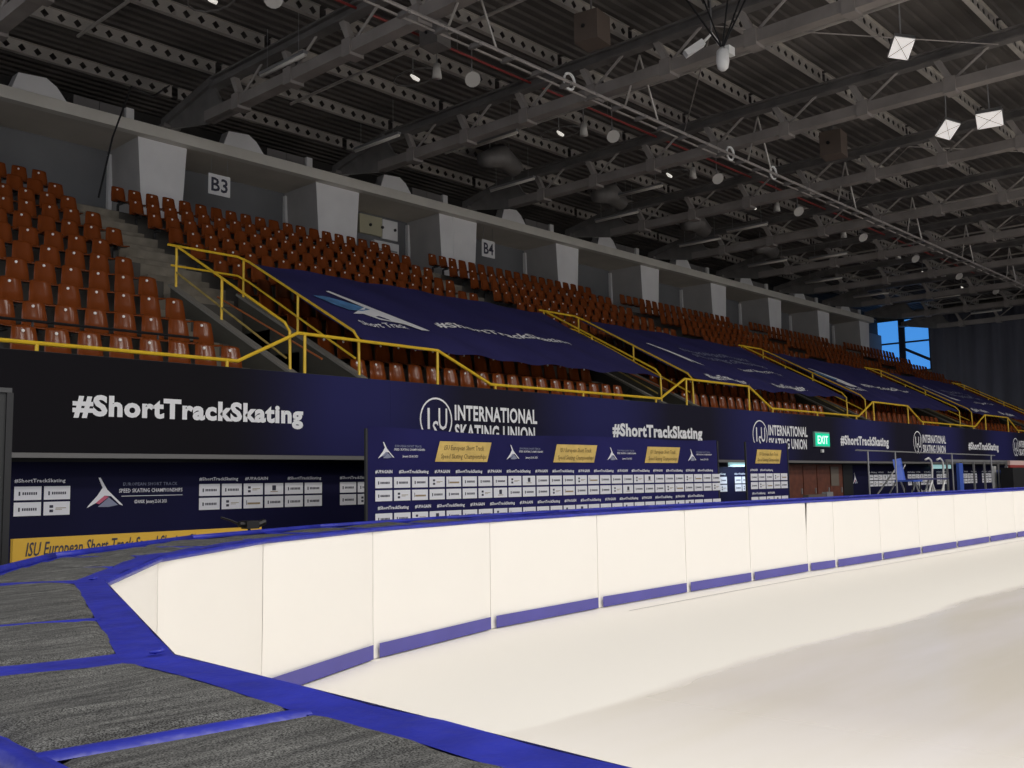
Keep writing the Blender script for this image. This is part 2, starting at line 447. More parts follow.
# aisle steps (two per row) beside and above every stairwell
step_me = {}
def step(x0, x1, y0, y1, z0, z1):
    k = (round(x1 - x0, 2), round(y1 - y0, 3), round(z1 - z0, 3))
    if k not in step_me:
        b = MB(); w, d, h = k; e = 0.015
        b.add([(0, 0, 0), (w, 0, 0), (w, d, 0), (0, d, 0), (0, 0, h - e), (w, 0, h - e), (w, d, h), (0, d, h), (0, e, h), (w, e, h)],
              [(3, 2, 1, 0), (0, 1, 5, 4), (4, 5, 9, 8), (8, 9, 6, 7), (1, 2, 6, 9, 5), (3, 0, 4, 8, 7), (2, 3, 7, 6)])
        step_me[k] = b.mesh('step', M_STEP)
    inst('step', step_me[k], grand, (x0, y0, z0))
for vi, v in enumerate(VOM[:4]):
    for r in range(1, NROW):
        yb = row_y(r) + 0.30
        lower = r <= 3
        x0, x1 = (v - 0.68, v - 0.32) if lower else (v + 0.22, v + 1.72)
        if r == 4:
            x0, x1 = v - 0.68, v - 0.2
        step(x0, x1, yb - 0.36, yb - 0.014, row_z(r) + 0.004, row_z(r) + RISE / 2)
        step(x0, x1, yb - 0.012, yb + 0.3, row_z(r) + RISE / 2 + 0.004, row_z(r) + RISE + 0.008)
# stairwell walls: parapets, inner lining, landing and dark portal
for vi, v in enumerate(VOM):
    zc = lambda y: 3.56 + 0.512 * (y - 14.8)
    for xs in (v - 0.10, v + VW):
        w = MB().prism([(14.62, 2.6), (18.9, 2.6), (18.9, zc(18.9)), (14.62, zc(14.62))], 'x', xs, xs + 0.10)
        w.build('stairwell_wall', mat('shaded_olive_wall', (0.055, 0.051, 0.038), 0.85, var=0.12, scale=1.5), grand)  # olive darkened in the colour itself for the shade on the outer side
        cp = MB().bar((xs + 0.05, 14.62, zc(14.62) + 0.02), (xs + 0.05, 18.95, zc(18.95) + 0.02), 0.16, 0.05)
        cp.build('coping', mat('pale_coping', (0.19, 0.18, 0.155), 0.8), grand)
    e = MB().box(v, v + VW, 18.75, 18.9, 4.9, 5.37); e.build('lintel', M_CONC, grand)
    MB().box(v, v + VW, 14.6, 20.5, 2.75, 2.85).build('landing', M_STEP, grand)
    MB().box(v, v + VW, 20.3, 20.4, 2.85, 5.2).build('passage_wall', M_BLACK, grand)
    lm = MB()
    put_text(lm, 'B' + str(vi + 3), lambda u, t: (v - 0.108, 16.25 - 0.62 * u, 3.62 + t * 0.55 + 0.10 * (1 - u)), 0.03)
    if vi in (1, 2): lm.build('lettering', mat('faded_grey_paint', (0.022, 0.025, 0.016), 0.8), grand)

# ---------------------------------------------------------------- roof: deck, purlins
TX = [14.85 + 6.45 * k for k in range(-2, 10)]
PY = [27.2 - 2.45 * k for k in range(0, 16)]
ceil = bpy.data.objects.new('ceiling', None); COL.objects.link(ceil); tag(ceil, kind='structure')
dk = MB()
prof = []
y = -12.5
while y < 30.4:
    prof += [(y, 13.66), (y + 0.17, 13.66), (y + 0.21, 13.73), (y + 0.31, 13.73)]; y += 0.35
n = len(prof)
dk.add([(0, p[0], p[1]) for p in prof] + [(6.46, p[0], p[1]) for p in prof], [(i, i + 1, n + i + 1, n + i) for i in range(n - 1)])
deck_me = dk.mesh('deck_panel', M_DECK)
for x in TX:
    inst('deck_panel', deck_me, ceil, (x - 3.2, 0, 0))

# castellated purlin with diamond holes, spanning one bay
def purlin_mesh():
    b = MB(); L = 6.25; nh = 15; pitch = L / nh; H = 0.34; t = 0.006
    for side in (-t, t):
        for i in range(nh):
            x0 = i * pitch; xc = x0 + pitch / 2; x1 = x0 + pitch
            d = 0.112
            o = [(x0, 0), (xc, 0), (x1, 0), (x1, H / 2), (x1, H), (xc, H), (x0, H), (x0, H / 2)]
            h = [(xc, H / 2 - d), (xc + d, H / 2), (xc, H / 2 + d), (xc - d, H / 2)]
            vs = [(p[0], side, p[1]) for p in o + h]
            b.add(vs, [(0, 1, 8, 11, 7), (1, 2, 3, 9, 8), (3, 4, 5, 10, 9), (5, 6, 7, 11, 10)])
    b.box(0, L, -0.07, 0.07, -0.012, 0.0); b.box(0, L, -0.07, 0.07, H, H + 0.012)
    return b.mesh('purlin', M_PURL)
pm = purlin_mesh()
for x in TX[1:-1]:
    for py in PY:
        inst('purlin', pm, ceil, (x + 0.10, py, 13.26))

rod_me = MB().tube([(0, 0, 0), (6.3, 4.9, 0)], 0.018, 5).mesh('tie_rod', M_STEEL2)
rod2_me = MB().tube([(0, 4.9, 0), (6.3, 0, 0)], 0.018, 5).mesh('tie_rod', M_STEEL2)
pipe_me = MB().tube([(0, -11, 0), (0, 24.5, 0)], 0.045, 6).mesh('service_pipe', M_PURL)
for k, x in enumerate(TX[1:-1]):
    inst('service_pipe', pipe_me, ceil, (x + 2.3, 0, 12.98))
    if k % 2 == 0:
        for yy in (-2.2, 7.6, 12.5): inst('tie_rod', (rod_me, rod2_me)[int(yy) % 2], ceil, (x + 0.1, yy, 12.9))
# ---------------------------------------------------------------- roof trusses
def truss_meshes():
    d = {}
    b = MB().box(-0.17, 0.17, -11.5, 25.2, 11.98, 12.28)
    d['bottom_chord'] = [(b.mesh('bottom_chord', M_STEEL3), (0, 0, 0))]
    b = MB().box(-0.15, 0.15, -11.5, 25.0, 13.19, 13.24); b.box(-0.02, 0.02, -11.5, 25.0, 12.97, 13.19); b.box(-0.16, 0.16, -11.5, 25.0, 12.92, 12.97)
    b.prism([(25.0, 13.22), (25.0, 13.0), (27.7, 12.48), (27.7, 12.70)], 'x', -0.16, 0.16)
    d['top_chord'] = [(b.mesh('top_chord', M_STEEL), (0, 0, 0))]
    b = MB().prism([(24.0, 11.98), (25.4, 11.98), (27.8, 12.42), (27.8, 12.72), (25.0, 13.1), (24.6, 12.5)], 'x', -0.05, 0.05)
    b.box(-0.28, 0.28, 27.3, 27.95, 12.36, 12.46)
    d['gusset'] = [(b.mesh('gusset', M_STEEL), (0, 0, 0))]
    posts = []; rods = []; shoes = []
    pmesh = MB().bar((0, 0, 12.25), (0, 0.35, 12.95), 0.18, 0.16).mesh('post', M_STEEL2)
    rmesh = MB().tube([(0, 0.02, 12.25), (0, -1.0, 12.95)], 0.04, 5).mesh('diagonal', M_STEEL2)
    smesh = MB().box(-0.22, 0.22, -0.16, 0.16, 11.90, 12.34).mesh('node_plate', M_STEEL3)
    kmesh = MB().bar((0.15, 0, 12.2), (1.25, 0.0, 13.28), 0.06, 0.06).mesh('knee_brace', M_STEEL2)
    for k in range(1, 16):
        yy = 27.2 - 2.45 * k - 1.2
        if yy < -11: break
        posts.append((pmesh, (0, yy, 0))); rods.append((rmesh, (0, yy, 0))); shoes.append((smesh, (0, yy, 0)))
    d['post'] = posts; d['diagonal'] = rods; d['node_plate'] = shoes
    return d
TM = truss_meshes()
ordn = ['first', 'second', 'third', 'fourth', 'fifth', 'sixth', 'seventh', 'eighth', 'ninth', 'tenth', 'eleventh', 'twelfth']
tl = {0: 'dark steel roof truss in the top left corner of the photo', 1: 'dark steel roof truss landing on the beam above the pier left of sign B3',
      2: 'dark steel roof truss landing above the pier right of sign B3', 3: 'dark steel roof truss landing above the pier left of sign B4'}
for i, x in enumerate(TX[1:]):
    lab = tl.get(i, 'dark steel lattice roof truss, %s beyond the truss above sign B4' % (ordn[i - 4]))
    t = thing('roof_truss', (x, 27.7, 12.4), lab, 'truss', 'roof trusses across the hall')
    for nm, lst in TM.items():
        for me, loc in lst:
            inst(nm, me, t, (loc[0], loc[1] - 27.7, loc[2] - 12.4))

# ================================================================ END WALL: curtain and window
cb = MB()
def cf(u, v):
    yy = 26.0 - 33 * u
    return (73.55 + 0.13 * sin(yy * 5.2) + 0.06 * sin(yy * 11.7 + 1), yy, 0.02 + 13.1 * v)
cb.grid(cf, 260, 1)
cu = cb.build('curtain', M_CURT, smooth=True); tag(cu, 'tall dark navy pleated curtain hanging across the end wall', 'curtain')
w = thing('window_1', (74.1, 28.2, 9.2), None, None); tag(w, kind='structure')
for ya, yb in ((26.25, 28.0), (28.45, 30.1)):
    MB().box(74.1, 74.14, ya, yb, 9.25, 11.3).build('pane', M_WIN, w)
    MB().box(74.1, 74.14, ya, yb, 11.42, 13.05).build('pane', M_WIN, w)
fm = MB().box(73.95, 74.2, 28.0, 28.45, 9.2, 13.1); fm.box(73.95, 74.2, 26.1, 26.25, 9.2, 13.1); fm.box(73.95, 74.2, 30.1, 30.2, 9.2, 13.1)
fm.box(73.97, 74.18, 26.25, 30.1, 11.3, 11.42); fm.box(73.95, 74.2, 26.1, 30.2, 9.15, 9.25); fm.box(73.95, 74.2, 26.1, 30.2, 13.05, 13.12)
fm.build('window_frame', M_WFR, w)
MB().bar((73.9, 28.1, 10.9), (73.9, 26.2, 9.9), 0.12, 0.2).build('brace', M_WFR, w)

# ================================================================ SEATS
def seat_meshes():
    prof = [(0.055, 0.91), (0.045, 0.87), (0.01, 0.66), (-0.02, 0.48), (-0.075, 0.435), (-0.20, 0.42), (-0.36, 0.435), (-0.405, 0.405)]
    wid = [0.14, 0.172, 0.197, 0.207, 0.21, 0.21, 0.205, 0.19]
    nx = 4; vs = []
    for off in (0, 1):
        for (py, pz), wd in zip(prof, wid):
            for i in range(nx + 1):
                s = (i / nx) * 2 - 1
                dish = -0.045 * abs(s) ** 2.2 if pz > 0.45 else 0
                rise = 0.0 if pz > 0.45 else 0.02 * abs(s) ** 2
                drop = -0.02 * abs(s) ** 3 if pz > 0.89 else 0
                vs.append((s * wd, py + dish + (0.014 if off and pz > 0.45 else 0), pz + rise + drop - (0.014 if off and pz <= 0.45 else 0)))
    n = nx + 1; m = len(prof); fs = []
    for j in range(m - 1):
        for i in range(nx):
            a = j * n + i
            fs.append((a, a + 1, a + n + 1, a + n)); k = a + m * n; fs.append((k + n, k + n + 1, k + 1, k))
    for j in range(m - 1):
        for i in (0, nx):
            a = j * n + i; k = a + m * n; fs.append((a, a + n, k + n, k))
    for j in (0, m - 1):
        for i in range(nx):
            a = j * n + i; k = a + m * n; fs.append((a + 1, a, k, k + 1))
    shell = MB().add(vs, fs)
    d = MB(); dn = 8
    d.add([(0.027 * cos(2 * pi * k / dn), 0.028, 0.825 + 0.027 * sin(2 * pi * k / dn)) for k in range(dn)] +
          [(0.023 * cos(2 * pi * k / dn), 0.014, 0.825 + 0.023 * sin(2 * pi * k / dn)) for k in range(dn)],
          [tuple(range(dn, 2 * dn))] + [(k, (k + 1) % dn, (k + 1) % dn + dn, k + dn) for k in range(dn)])
    b = MB().box(-0.03, 0.03, -0.28, -0.02, 0.36, 0.41); b.box(-0.025, 0.025, -0.06, 0.0, 0.0, 0.37); b.box(-0.10, 0.10, -0.12, 0.06, 0.0, 0.012)
    return shell, d, b
s_shell, s_disc, s_brk = seat_meshes()
me_shell = s_shell.mesh('stadium_seat', M_SEAT, smooth=True); me_disc = s_disc.mesh('number_disc', M_DISC); me_brk = s_brk.mesh('bracket', M_BRKT)
SP = 0.50
cand = []
def in_view(x, y, z):
    d = Vector((x, y, z - CAM_H)); f = d.dot(fwd)
    if f < 1: return False
    u = 512 + 1000 * d.dot(r2) / f
    return -12 < u < 1040
ORD = ['front', 'second', 'third', 'fourth', 'fifth', 'sixth', 'seventh', 'eighth', 'ninth', 'tenth', 'back']
def nth(k):
    if k < 12: return ordn[k]
    return {12: 'thirteenth', 13: 'fourteenth', 14: 'fifteenth', 15: 'sixteenth', 16: 'seventeenth', 17: 'eighteenth', 18: 'nineteenth', 19: 'twentieth', 20: 'twenty-first', 21: 'twenty-second'}.get(k, str(k + 1) + 'th')
blocks = []
for b in range(len(VOM) + 1):
    for r in range(1, NROW + 1):
        if b == 0:
            xe = 9.50 if r == 1 else (9.56 if r <= 6 else 10.34)
            if r == 9: xe = 10.22
            xs = []; x = xe
            while x > 3.0:
                xs.append(x); x -= SP
        else:
            v = VOM[b - 1]
            xa = v + 1.90 if r <= 4 else v + 2.03
            xb = (VOM[b] - (0.95 if r <= 6 else 0.15)) if b < len(VOM) else 66.3
            if r <= 4 and b < len(VOM): xb = VOM[b] - 0.98
            xs = []; x = xa
            while x <= xb + 0.01:
                xs.append(x); x += SP
        for k, x in enumerate(xs):
            cand.append((b, r, k, x))
near = []; far = []
for b, r, k, x in cand:
    yb, zb = row_y(r), row_z(r)
    vis = in_view(x, yb, zb + 0.6)
    hid = b >= 1 and r in (3, 4) or (b >= 1 and r == 5)
    dist = sqrt(x * x + yb * yb)
    if not vis: continue
    if hid: far.append((x, yb, zb)); continue
    near.append((dist, b, r, k, x, yb, zb))
near.sort()
for dist, b, r, k, x, yb, zb in near[300:]: far.append((x, yb, zb))
bl = {0: 'left of the B3 stair aisle', 1: 'right of the first railed stairwell', 2: 'right of the second railed stairwell', 3: 'right of the third railed stairwell',
      4: 'right of the fourth railed stairwell', 5: 'right of the fifth railed stairwell'}
for dist, b, r, k, x, yb, zb in near[:300]:
    dx = random.uniform(-0.012, 0.012)
    s = inst('stadium_seat', me_shell, None, (x + dx, yb, zb))
    s.rotation_euler = (0, 0, random.uniform(-0.02, 0.02))
    tag(s, 'brown plastic seat, %s row from the front, %s seat %s' % (ORD[r - 1] if r > 1 else 'first', nth(k), bl[b]) if r < 11 else
        'brown plastic seat, topmost row, %s seat %s' % (nth(k), bl[b]), 'seat', 'brown seats on the grandstand')
    if random.random() < 0.86: inst('number_disc', me_disc, s)
    inst('bracket', me_brk, s)
fs_ = MB()
for x, yb, zb in far:
    fs_.add([(a + x, b_ + yb, c + zb) for a, b_, c in s_shell.v], s_shell.f)
fo = fs_.build('distant_seats', M_SEAT, smooth=True)
tag(fo, 'rows of brown plastic seats far along the grandstand', 'seats', kind='stuff')

# dark guide rail in front of the second row at the left
t = thing('guide_rail', (6, 15.0, 3.08), 'thin dark rail running before the second seat row at far left', 'rail')
MB().tube([(3.0, 15.62, 4.11), (9.05, 15.62, 4.11)], 0.024, 6).build('rail', M_BLACK, t)
for x in (4.2, 6.25, 8.3): MB().tube([(x, 15.62, 3.65), (x, 15.62, 4.11)], 0.018, 5).build('post', M_BLACK, t)

# ================================================================ RAILINGS
RR = 0.026
gl = ['yellow tubular guard rail around the stairwell beside the B3 stair aisle', 'yellow guard rail around the stairwell right of the first seat banner',
      'yellow guard rail around the stairwell right of the second seat banner', 'yellow guard rail around the stairwell right of the third seat banner',
      'yellow guard rail around the farthest stairwell near the curtain']
for vi, v in enumerate(VOM):
    t = thing('guard_rail', (v, 14.8, 3.1), gl[vi], 'railing', 'guard rails around the stairwells')
    zr = lambda y: 4.37 + 0.535 * (y - 14.8)
    xl, xr = v - 0.03, v + VW + 0.03
    MB().tube([(xl, 14.78, 3.5), (xl, 14.8, 4.28), (xl, 14.95, zr(14.95)), (xl, 18.8, zr(18.8))], RR, 6).build('handrail', M_RAIL, t)
    MB().tube([(xr, 14.78, 3.5), (xr, 14.8, 4.28), (xr, 14.95, zr(14.95)), (xr, 18.55, zr(18.55)), (xr - 0.12, 18.8, zr(18.8) - 0.0), (xl - 0.2, 18.8, zr(18.8))], RR, 6).build('handrail', M_RAIL, t)
    MB().tube([(xl, 14.9, zr(14.9) - 0.62), (xl, 18.8, zr(18.8) - 0.55)], RR * 0.8, 6).build('mid_rail', mat('worn_yellow_paint', (0.34, 0.25, 0.06), 0.5, var=0.3, scale=5), t)
    MB().tube([(xr, 14.9, zr(14.9) - 0.50), (xr, 18.55, zr(18.55) - 0.44), (xr - 0.12, 18.8, zr(18.8) - 0.42), (xl - 0.12, 18.8, zr(18.8) - 0.42)], RR * 0.85, 6).build('mid_rail', M_RAIL, t)
    for x, yy in ((xl, 17.05), (xl, 18.8), (xr, 16.75), (xr, 18.75)):
        MB().tube([(x, yy, 3.56 + 0.512 * (yy - 14.8)), (x, yy, zr(yy))], RR, 6).build('post', M_RAIL, t)
    # slim handrail running down inside the well
    MB().tube([(v + 0.75, 14.9, 3.85), (v + 0.75, 18.5, 5.5)], RR * 0.7, 6).build('inner_handrail', mat('rust_red_paint', (0.36, 0.10, 0.02), 0.5), t)

t = thing('balcony_rail', (12, 14.53, 3.5), 'long yellow tubular rail along the top of the balcony front', 'railing')
path = [(0.5, 3.62), (9.15, 3.62), (10.35, 4.21), (13.73, 4.19), (15.26, 3.60), (21.6, 3.62), (22.78, 4.21), (26.2, 4.21), (27.54, 3.62), (33.8, 3.62), (35.05, 4.18), (38.3, 4.18), (39.65, 3.62),
        (45.9, 3.62), (47.27, 4.18), (50.6, 4.18), (52.0, 3.62), (58.4, 3.62), (59.6, 4.18), (62.9, 4.18), (64.2, 3.62), (73, 3.62)]
MB().tube([(x, 14.53, z) for x, z in path], 0.032, 8).build('top_rail', M_RAIL, t)
posts = [5.88, 8.95, 10.5, 13.72, 15.4, 18.4, 21.4, 22.85, 26.2, 27.6, 30.6, 33.6, 35.1, 38.3, 39.8, 42.8, 45.7, 47.35, 50.6, 52.2, 56.0, 59.7, 62.9]
def path_z(x):
    for (a, za), (b, zb) in zip(path, path[1:]):
        if a <= x <= b: return za + (zb - za) * (x - a) / (b - a)
for x in posts:
    MB().tube([(x, 14.53, 3.49), (x, 14.53, path_z(x))], 0.028, 6).build('post', M_RAIL, t)

# ================================================================ BANNERS OVER THE SEATS
def cloth_fn(x0, x1):
    def f(u, v):
        x = x0 + (x1 - x0) * u
        y = 14.72 + (18.8 - 14.72) * v
        z = 4.31 + 0.535 * (y - 14.85)
        sag = (-0.06 + 0.09 * v) * sin(pi * u)
        wr = 0.022 * sin(x * 5.1 + 2 * v) * (1 - 0.6 * v) + 0.02 * sin(x * 2.2 + v * 9)
        return Vector((x, y, z + sag + wr))
    return f
BAN = [(12.05, 21.95), (23.72, 33.40), (35.15, 44.72), (46.5, 56.2)]
blab = ['navy cloth banner with a blue and white skater emblem stretched over the nearest seats', 'navy cloth banner with three printed text lines between the second and third stairwells',
        'navy cloth banner over seats between the third and fourth stairwells', 'farthest navy cloth banner over the seats near the curtain']
for bi, (x0, x1) in enumerate(BAN):
    f = cloth_fn(x0, x1)
    b = MB(); b.grid(lambda u, v: f(u, v), 60, 16)
    t = thing('seat_banner', (x0, 14.8, 3.6), blab[bi], 'banner', 'navy banners stretched over the seats')
    b.build('cloth', M_BAN, t, smooth=True)
    def P(xx, yy):
        u = (xx - x0) / (x1 - x0); v = (yy - 14.72) / (18.8 - 14.72)
        return f(u, v) + Vector((0, -0.012, 0.022))
    pr = MB()
    off = x0 - 12.05
    def band(poly, i):
        pr.cur = i; pr.add([P(a + off, c) for a, c in poly], [tuple(range(len(poly)))])
    if bi in (0, 2):
        band([(12.45, 16.95), (12.85, 17.1), (13.35, 16.9), (13.70, 16.62), (13.35, 16.45), (13.0, 16.45), (12.75, 16.6)], 1)
        band([(13.22, 17.55), (13.34, 17.6), (13.78, 17.0), (14.12, 16.68), (14.62, 16.1), (14.75, 15.85), (14.5, 15.85), (14.2, 16.05), (13.9, 15.98), (13.5, 16.02), (13.25, 16.3), (12.95, 16.25), (13.3, 16.5), (13.6, 16.7)], 0)
        pr.cur = 0
        put_text(pr, 'Short Track', lambda u, tt: P(12.75 + 1.25 * u + off, 15.68 + tt * 0.30), 0.02)
        put_text(pr, '#ShortTrackSkating', lambda u, tt: P(15.4 + 4.85 * u + off, 16.28 + tt * 0.33), 0.03)
    else:
        o2 = x0 - 23.72; off = o2
        band([(25.3, 17.5), (25.45, 17.5), (25.85, 17.0), (26.2, 16.55), (26.55, 16.2), (26.2, 16.25), (26.1, 16.45), (25.95, 16.2), (25.85, 16.55), (25.7, 16.95)], 0)
        pr.cur = 2
        put_text(pr, 'EUROPEAN SHORT TRACK', lambda u, tt: P(26.9 + 4.3 * u + o2, 17.15 + tt * 0.3), 0.02)
        put_text(pr, 'SPEED SKATING CHAMPIONSHIPS', lambda u, tt: P(27.0 + 4.6 * u + o2, 16.75 + tt * 0.3), 0.02)
        pr.cur = 0
        put_text(pr, 'GDANSK January 22-24, 2021', lambda u, tt: P(28.7 + 2.9 * u + o2, 16.2 + tt * 0.2), 0.02)
        put_text(pr, '#ShortTrackSkating', lambda u, tt: P(24.95 + 2.2 * u + o2, 15.05 + tt * 0.4), 0.035)
        put_text(pr, '#ShortTrackSkating', lambda u, tt: P(28.9 + 2.1 * u + o2, 15.05 + tt * 0.4), 0.035)
    pr.build('print', [M_PRINT, M_PRBLUE, M_PRGREY], t)

# ================================================================ BALCONY FRONT BANNER
segs = [(0.5, 12.4), (12.4, 25.0), (25.0, 37.4), (37.4, 49.8), (49.8, 62.2), (62.2, 73.2)]
flab = ['navy balcony front banner with the largest white hashtag lettering, nearest one', 'navy balcony front banner partly hidden behind the long sponsor backdrop',
        'navy balcony front banner around the green exit sign', 'navy balcony front banner above the metal barrier and blue chair', 'navy balcony front banner last with readable lettering at far right', 'navy balcony front banner at the far end by the curtain']
HT = '#ShortTrackSkating'
for i, (a, b) in enumerate(segs):
    t = thing('balcony_banner', (a, 14.44, 2.06), flab[i], 'banner', 'printed banners along the balcony front')
    sh = MB().box(a + 0.001, b - 0.001, 14.435, 14.468, 2.06, 3.49)
    # printed sheet keeps world X so the gradient runs on from one sheet to the next
    so_ = MB(); so_.v = sh.v; so_.f = sh.f; so_.mi = sh.mi
    ob = inst('sheet', so_.mesh('sheet', M_FASC), t, (-a, -14.44, -2.06))
    lt = MB()
    h0 = 6.37 + 12.72 * i if i else 6.37
    if i == 1: h0 = 19.38
    if i == 2: h0 = 32.03
    if i == 3: h0 = 44.6
    if i == 4: h0 = 57.2
    yf = 14.43
    if h0 + 4 < b + 0.5: wall_text(lt, HT, h0, h0 + 4.03, yf, 2.62, 0.28, 0.045, 3)
    l0 = [13.14, 26.15, 38.44, 50.8]
    if 1 <= i <= 4:
        x = l0[i - 1]; cx, cz, R = x + 0.44, 2.79, 0.44
        N = 28
        ring = [(cx + rr * cos(2 * pi * k / N), yf, cz + rr * sin(2 * pi * k / N)) for rr in (R, R - 0.035) for k in range(N)]
        lt.add(ring, [(k, (k + 1) % N, (k + 1) % N + N, k + N) for k in range(N) if k not in (20, 21)])
        wall_text(lt, 'I', cx - 0.235, cx - 0.175, yf, 2.60, 0.42, 0.0)
        wall_text(lt, 'S', cx - 0.10, cx + 0.06, yf, 2.40, 0.36, 0.01)
        wall_text(lt, 'U', cx + 0.06, cx + 0.30, yf, 2.60, 0.42, 0.01)
        wall_text(lt, 'INTERNATIONAL', x + 0.95, x + 3.48, yf, 2.86 - 0.05, 0.29, 0.03, 3)
        wall_text(lt, 'SKATING UNION', x + 0.95, x + 3.40, yf, 2.42, 0.29, 0.03, 3)
    if lt.v: lt.build('lettering', M_PRINT, t)

# exit sign
t = thing('exit_sign', (30.7, 14.3, 2.5), 'glowing green exit sign on the balcony front', 'sign')
MB().box(30.0, 31.05, 14.36, 14.43, 2.50, 2.98).build('case', mat('pale_green_case', (0.25, 0.45, 0.38), 0.4), t)
MB().box(30.03, 31.02, 14.345, 14.36, 2.53, 2.93).build('panel', M_EXIT, t)
l = MB(); wall_text(l, 'EXIT', 30.15, 30.9, 14.34, 2.60, 0.25, 0.02); l.build('lettering', M_EXITW, t)
MB().box(30.48, 30.60, 14.36, 14.42, 2.32, 2.42).build('lamp', M_WHITE, t)

# ================================================================ WALL BANNER UNDER THE BALCONY
def tiles(mb, x0, n, px, z0, w, h, y, holes=()):
    """a row of white sponsor panels with small dark marks; material 0 = panel, 1 = ink, 2 = tan"""
    for k in range(n):
        if k in holes: continue
        x = x0 + k * px
        mb.cur = 0; mb.add([(x, y, z0), (x + w, y, z0), (x + w, y, z0 + h), (x, y, z0 + h)], [(0, 1, 2, 3)])
        ty = (k * 7 + int(z0 * 31)) % 5; yy = y - 0.003
        mb.cur = 1
        def rect(a, b, c, d): mb.add([(x + a * w, yy, z0 + c * h), (x + b * w, yy, z0 + c * h), (x + b * w, yy, z0 + d * h), (x + a * w, yy, z0 + d * h)], [(0, 1, 2, 3)])
        if ty in (0, 2, 4):
            rect(0.16, 0.22, 0.33, 0.62)
            for j in range(7): rect(0.30 + j * 0.08, 0.355 + j * 0.08, 0.38, 0.58)
        elif ty == 1:
            rect(0.22, 0.36, 0.55, 0.75); rect(0.22, 0.36, 0.22, 0.42); mb.cur = 2; rect(0.45, 0.85, 0.5, 0.55); rect(0.45, 0.7, 0.4, 0.44)
        else:
            if k % 2: rect(0.4, 0.6, 0.35, 0.8); mb.cur = 2; rect(0.3, 0.7, 0.22, 0.28)
            else:
                rect(0.14, 0.17, 0.3, 0.7); mb.cur = 2; rect(0.2, 0.86, 0.34, 0.5)
TM3 = [M_TILE, M_INK, mat('tan_ink', (0.33, 0.25, 0.14), 0.6)]
YW = 16.43
KW_S = 0.9175


def KW(mb):
    mb.v = [(x * KW_S, y - 1.35, 1.55 + (z - 1.55) * KW_S if z > 0.1 else z) for x, y, z in mb.v]
    return mb


wsegs = [(5.2, 16.9), (16.9, 31.8), (37.3, 48.0), (48.0, 60.0)]
wlab = ['dark navy sponsor banner on the wall under the balcony at left', 'blue sponsor banner glimpsed between the two freestanding backdrops', 'navy sponsor banner on the wall right of the brown wooden door',
        'navy sponsor banner on the wall behind the far glazed doors']
for i, (a, b) in enumerate(wsegs):
    t = thing('wall_banner', (a * KW_S, 15.08, 0.3), wlab[i], 'banner', 'sponsor banners on the wall under the balcony')
    KW(MB().box(a + 0.01, b - 0.01, 16.425, 16.448, 0.25, 1.98)).build('sheet', mat('dark_navy_print', (0.0075, 0.0075, 0.036), 0.6, spec=0.12, var=0.3, scale=0.4), t)
    p = MB()
    if i == 0:
        groups = [(6.37, 2), (9.58, 6), (12.75, 4)]
    elif i == 1:
        groups = [(17.2, 2), (19.5, 6), (23.0, 6), (27.13, 2), (28.5, 5)]
    elif i == 2:
        groups = [(38.9, 6), (42.9, 6), (46.3, 3)]
    else:
        groups = [(49, 6), (52.5, 6), (56, 6)]
    for gx, gn in groups:
        tiles(p, gx, gn, 0.46, 1.375, 0.42, 0.215, YW - 0.011); tiles(p, gx, gn, 0.46, 1.125, 0.42, 0.215, YW - 0.011)
        p.cur = 0
        for q in range((gn + 1) // 2):
            wall_text(p, HT if q % 2 == 0 else '#UPAGAIN', gx + q * 0.95, gx + q * 0.95 + (0.8 if q % 2 == 0 else 0.5), YW - 0.011, 1.655, 0.055, 0.02, 1)
    if i == 0:
        skater_logo(p, lambda a_, b_: (7.53 + 0.62 * a_, YW - 0.012, 1.22 + 0.50 * b_), (0, 4, 3))
        p.cur = 3
        wall_text(p, 'EUROPEAN SHORT TRACK', 8.15, 9.15, YW - 0.012, 1.58, 0.055, 0.0, 1)
        p.cur = 0
        wall_text(p, 'SPEED SKATING CHAMPIONSHIPS', 8.08, 9.25, YW - 0.012, 1.465, 0.065, 0.01, 1)
        p.add([(8.12, YW - 0.012, 1.40), (9.25, YW - 0.012, 1.40), (9.25, YW - 0.012, 1.41), (8.12, YW - 0.012, 1.41)], [(0, 1, 2, 3)])
        wall_text(p, 'GDANSK  January 22-24, 2021', 8.35, 8.95, YW - 0.012, 1.28, 0.055, 0.02, 1)
    if i == 2:
        skater_logo(p, lambda a_, b_: (37.4 + 0.4 * a_, YW - 0.012, 1.25 + 0.42 * b_), (0, 4, 3))
    KW(p).build('print', TM3 + [M_PRGREY, M_PRPINK], t)
# pale strip lamp seen between the backdrops
t = thing('strip_lamp', (26.0, 14.85, 2.0), 'pale greenish strip lamp between the two sponsor backdrops', 'lamp')
KW(MB().box(27.6, 29.6, 16.15, 16.44, 1.90, 2.06)).build('housing', M_GREY, t)
KW(MB().box(27.62, 29.58, 16.10, 16.15, 1.92, 2.05)).build('diffuser', M_LIGHTSTR, t)
t = thing('strip_lamp', (42.6, 14.85, 2.0), 'pale greenish strip lamp behind the curved white handles', 'lamp')
MB().box(41.6, 43.8, 14.96, 15.09, 1.88, 2.0).build('housing', M_GREY, t)
MB().box(41.62, 43.78, 14.92, 14.96, 1.80, 1.96).build('diffuser', M_LIGHTSTR, t)
area_light('strip_lamp_light', (26.3, 14.6, 1.86), (26.3, 15.1, 1.3), 1.7, 0.06, 9, (0.62, 0.8, 1.0), 170)
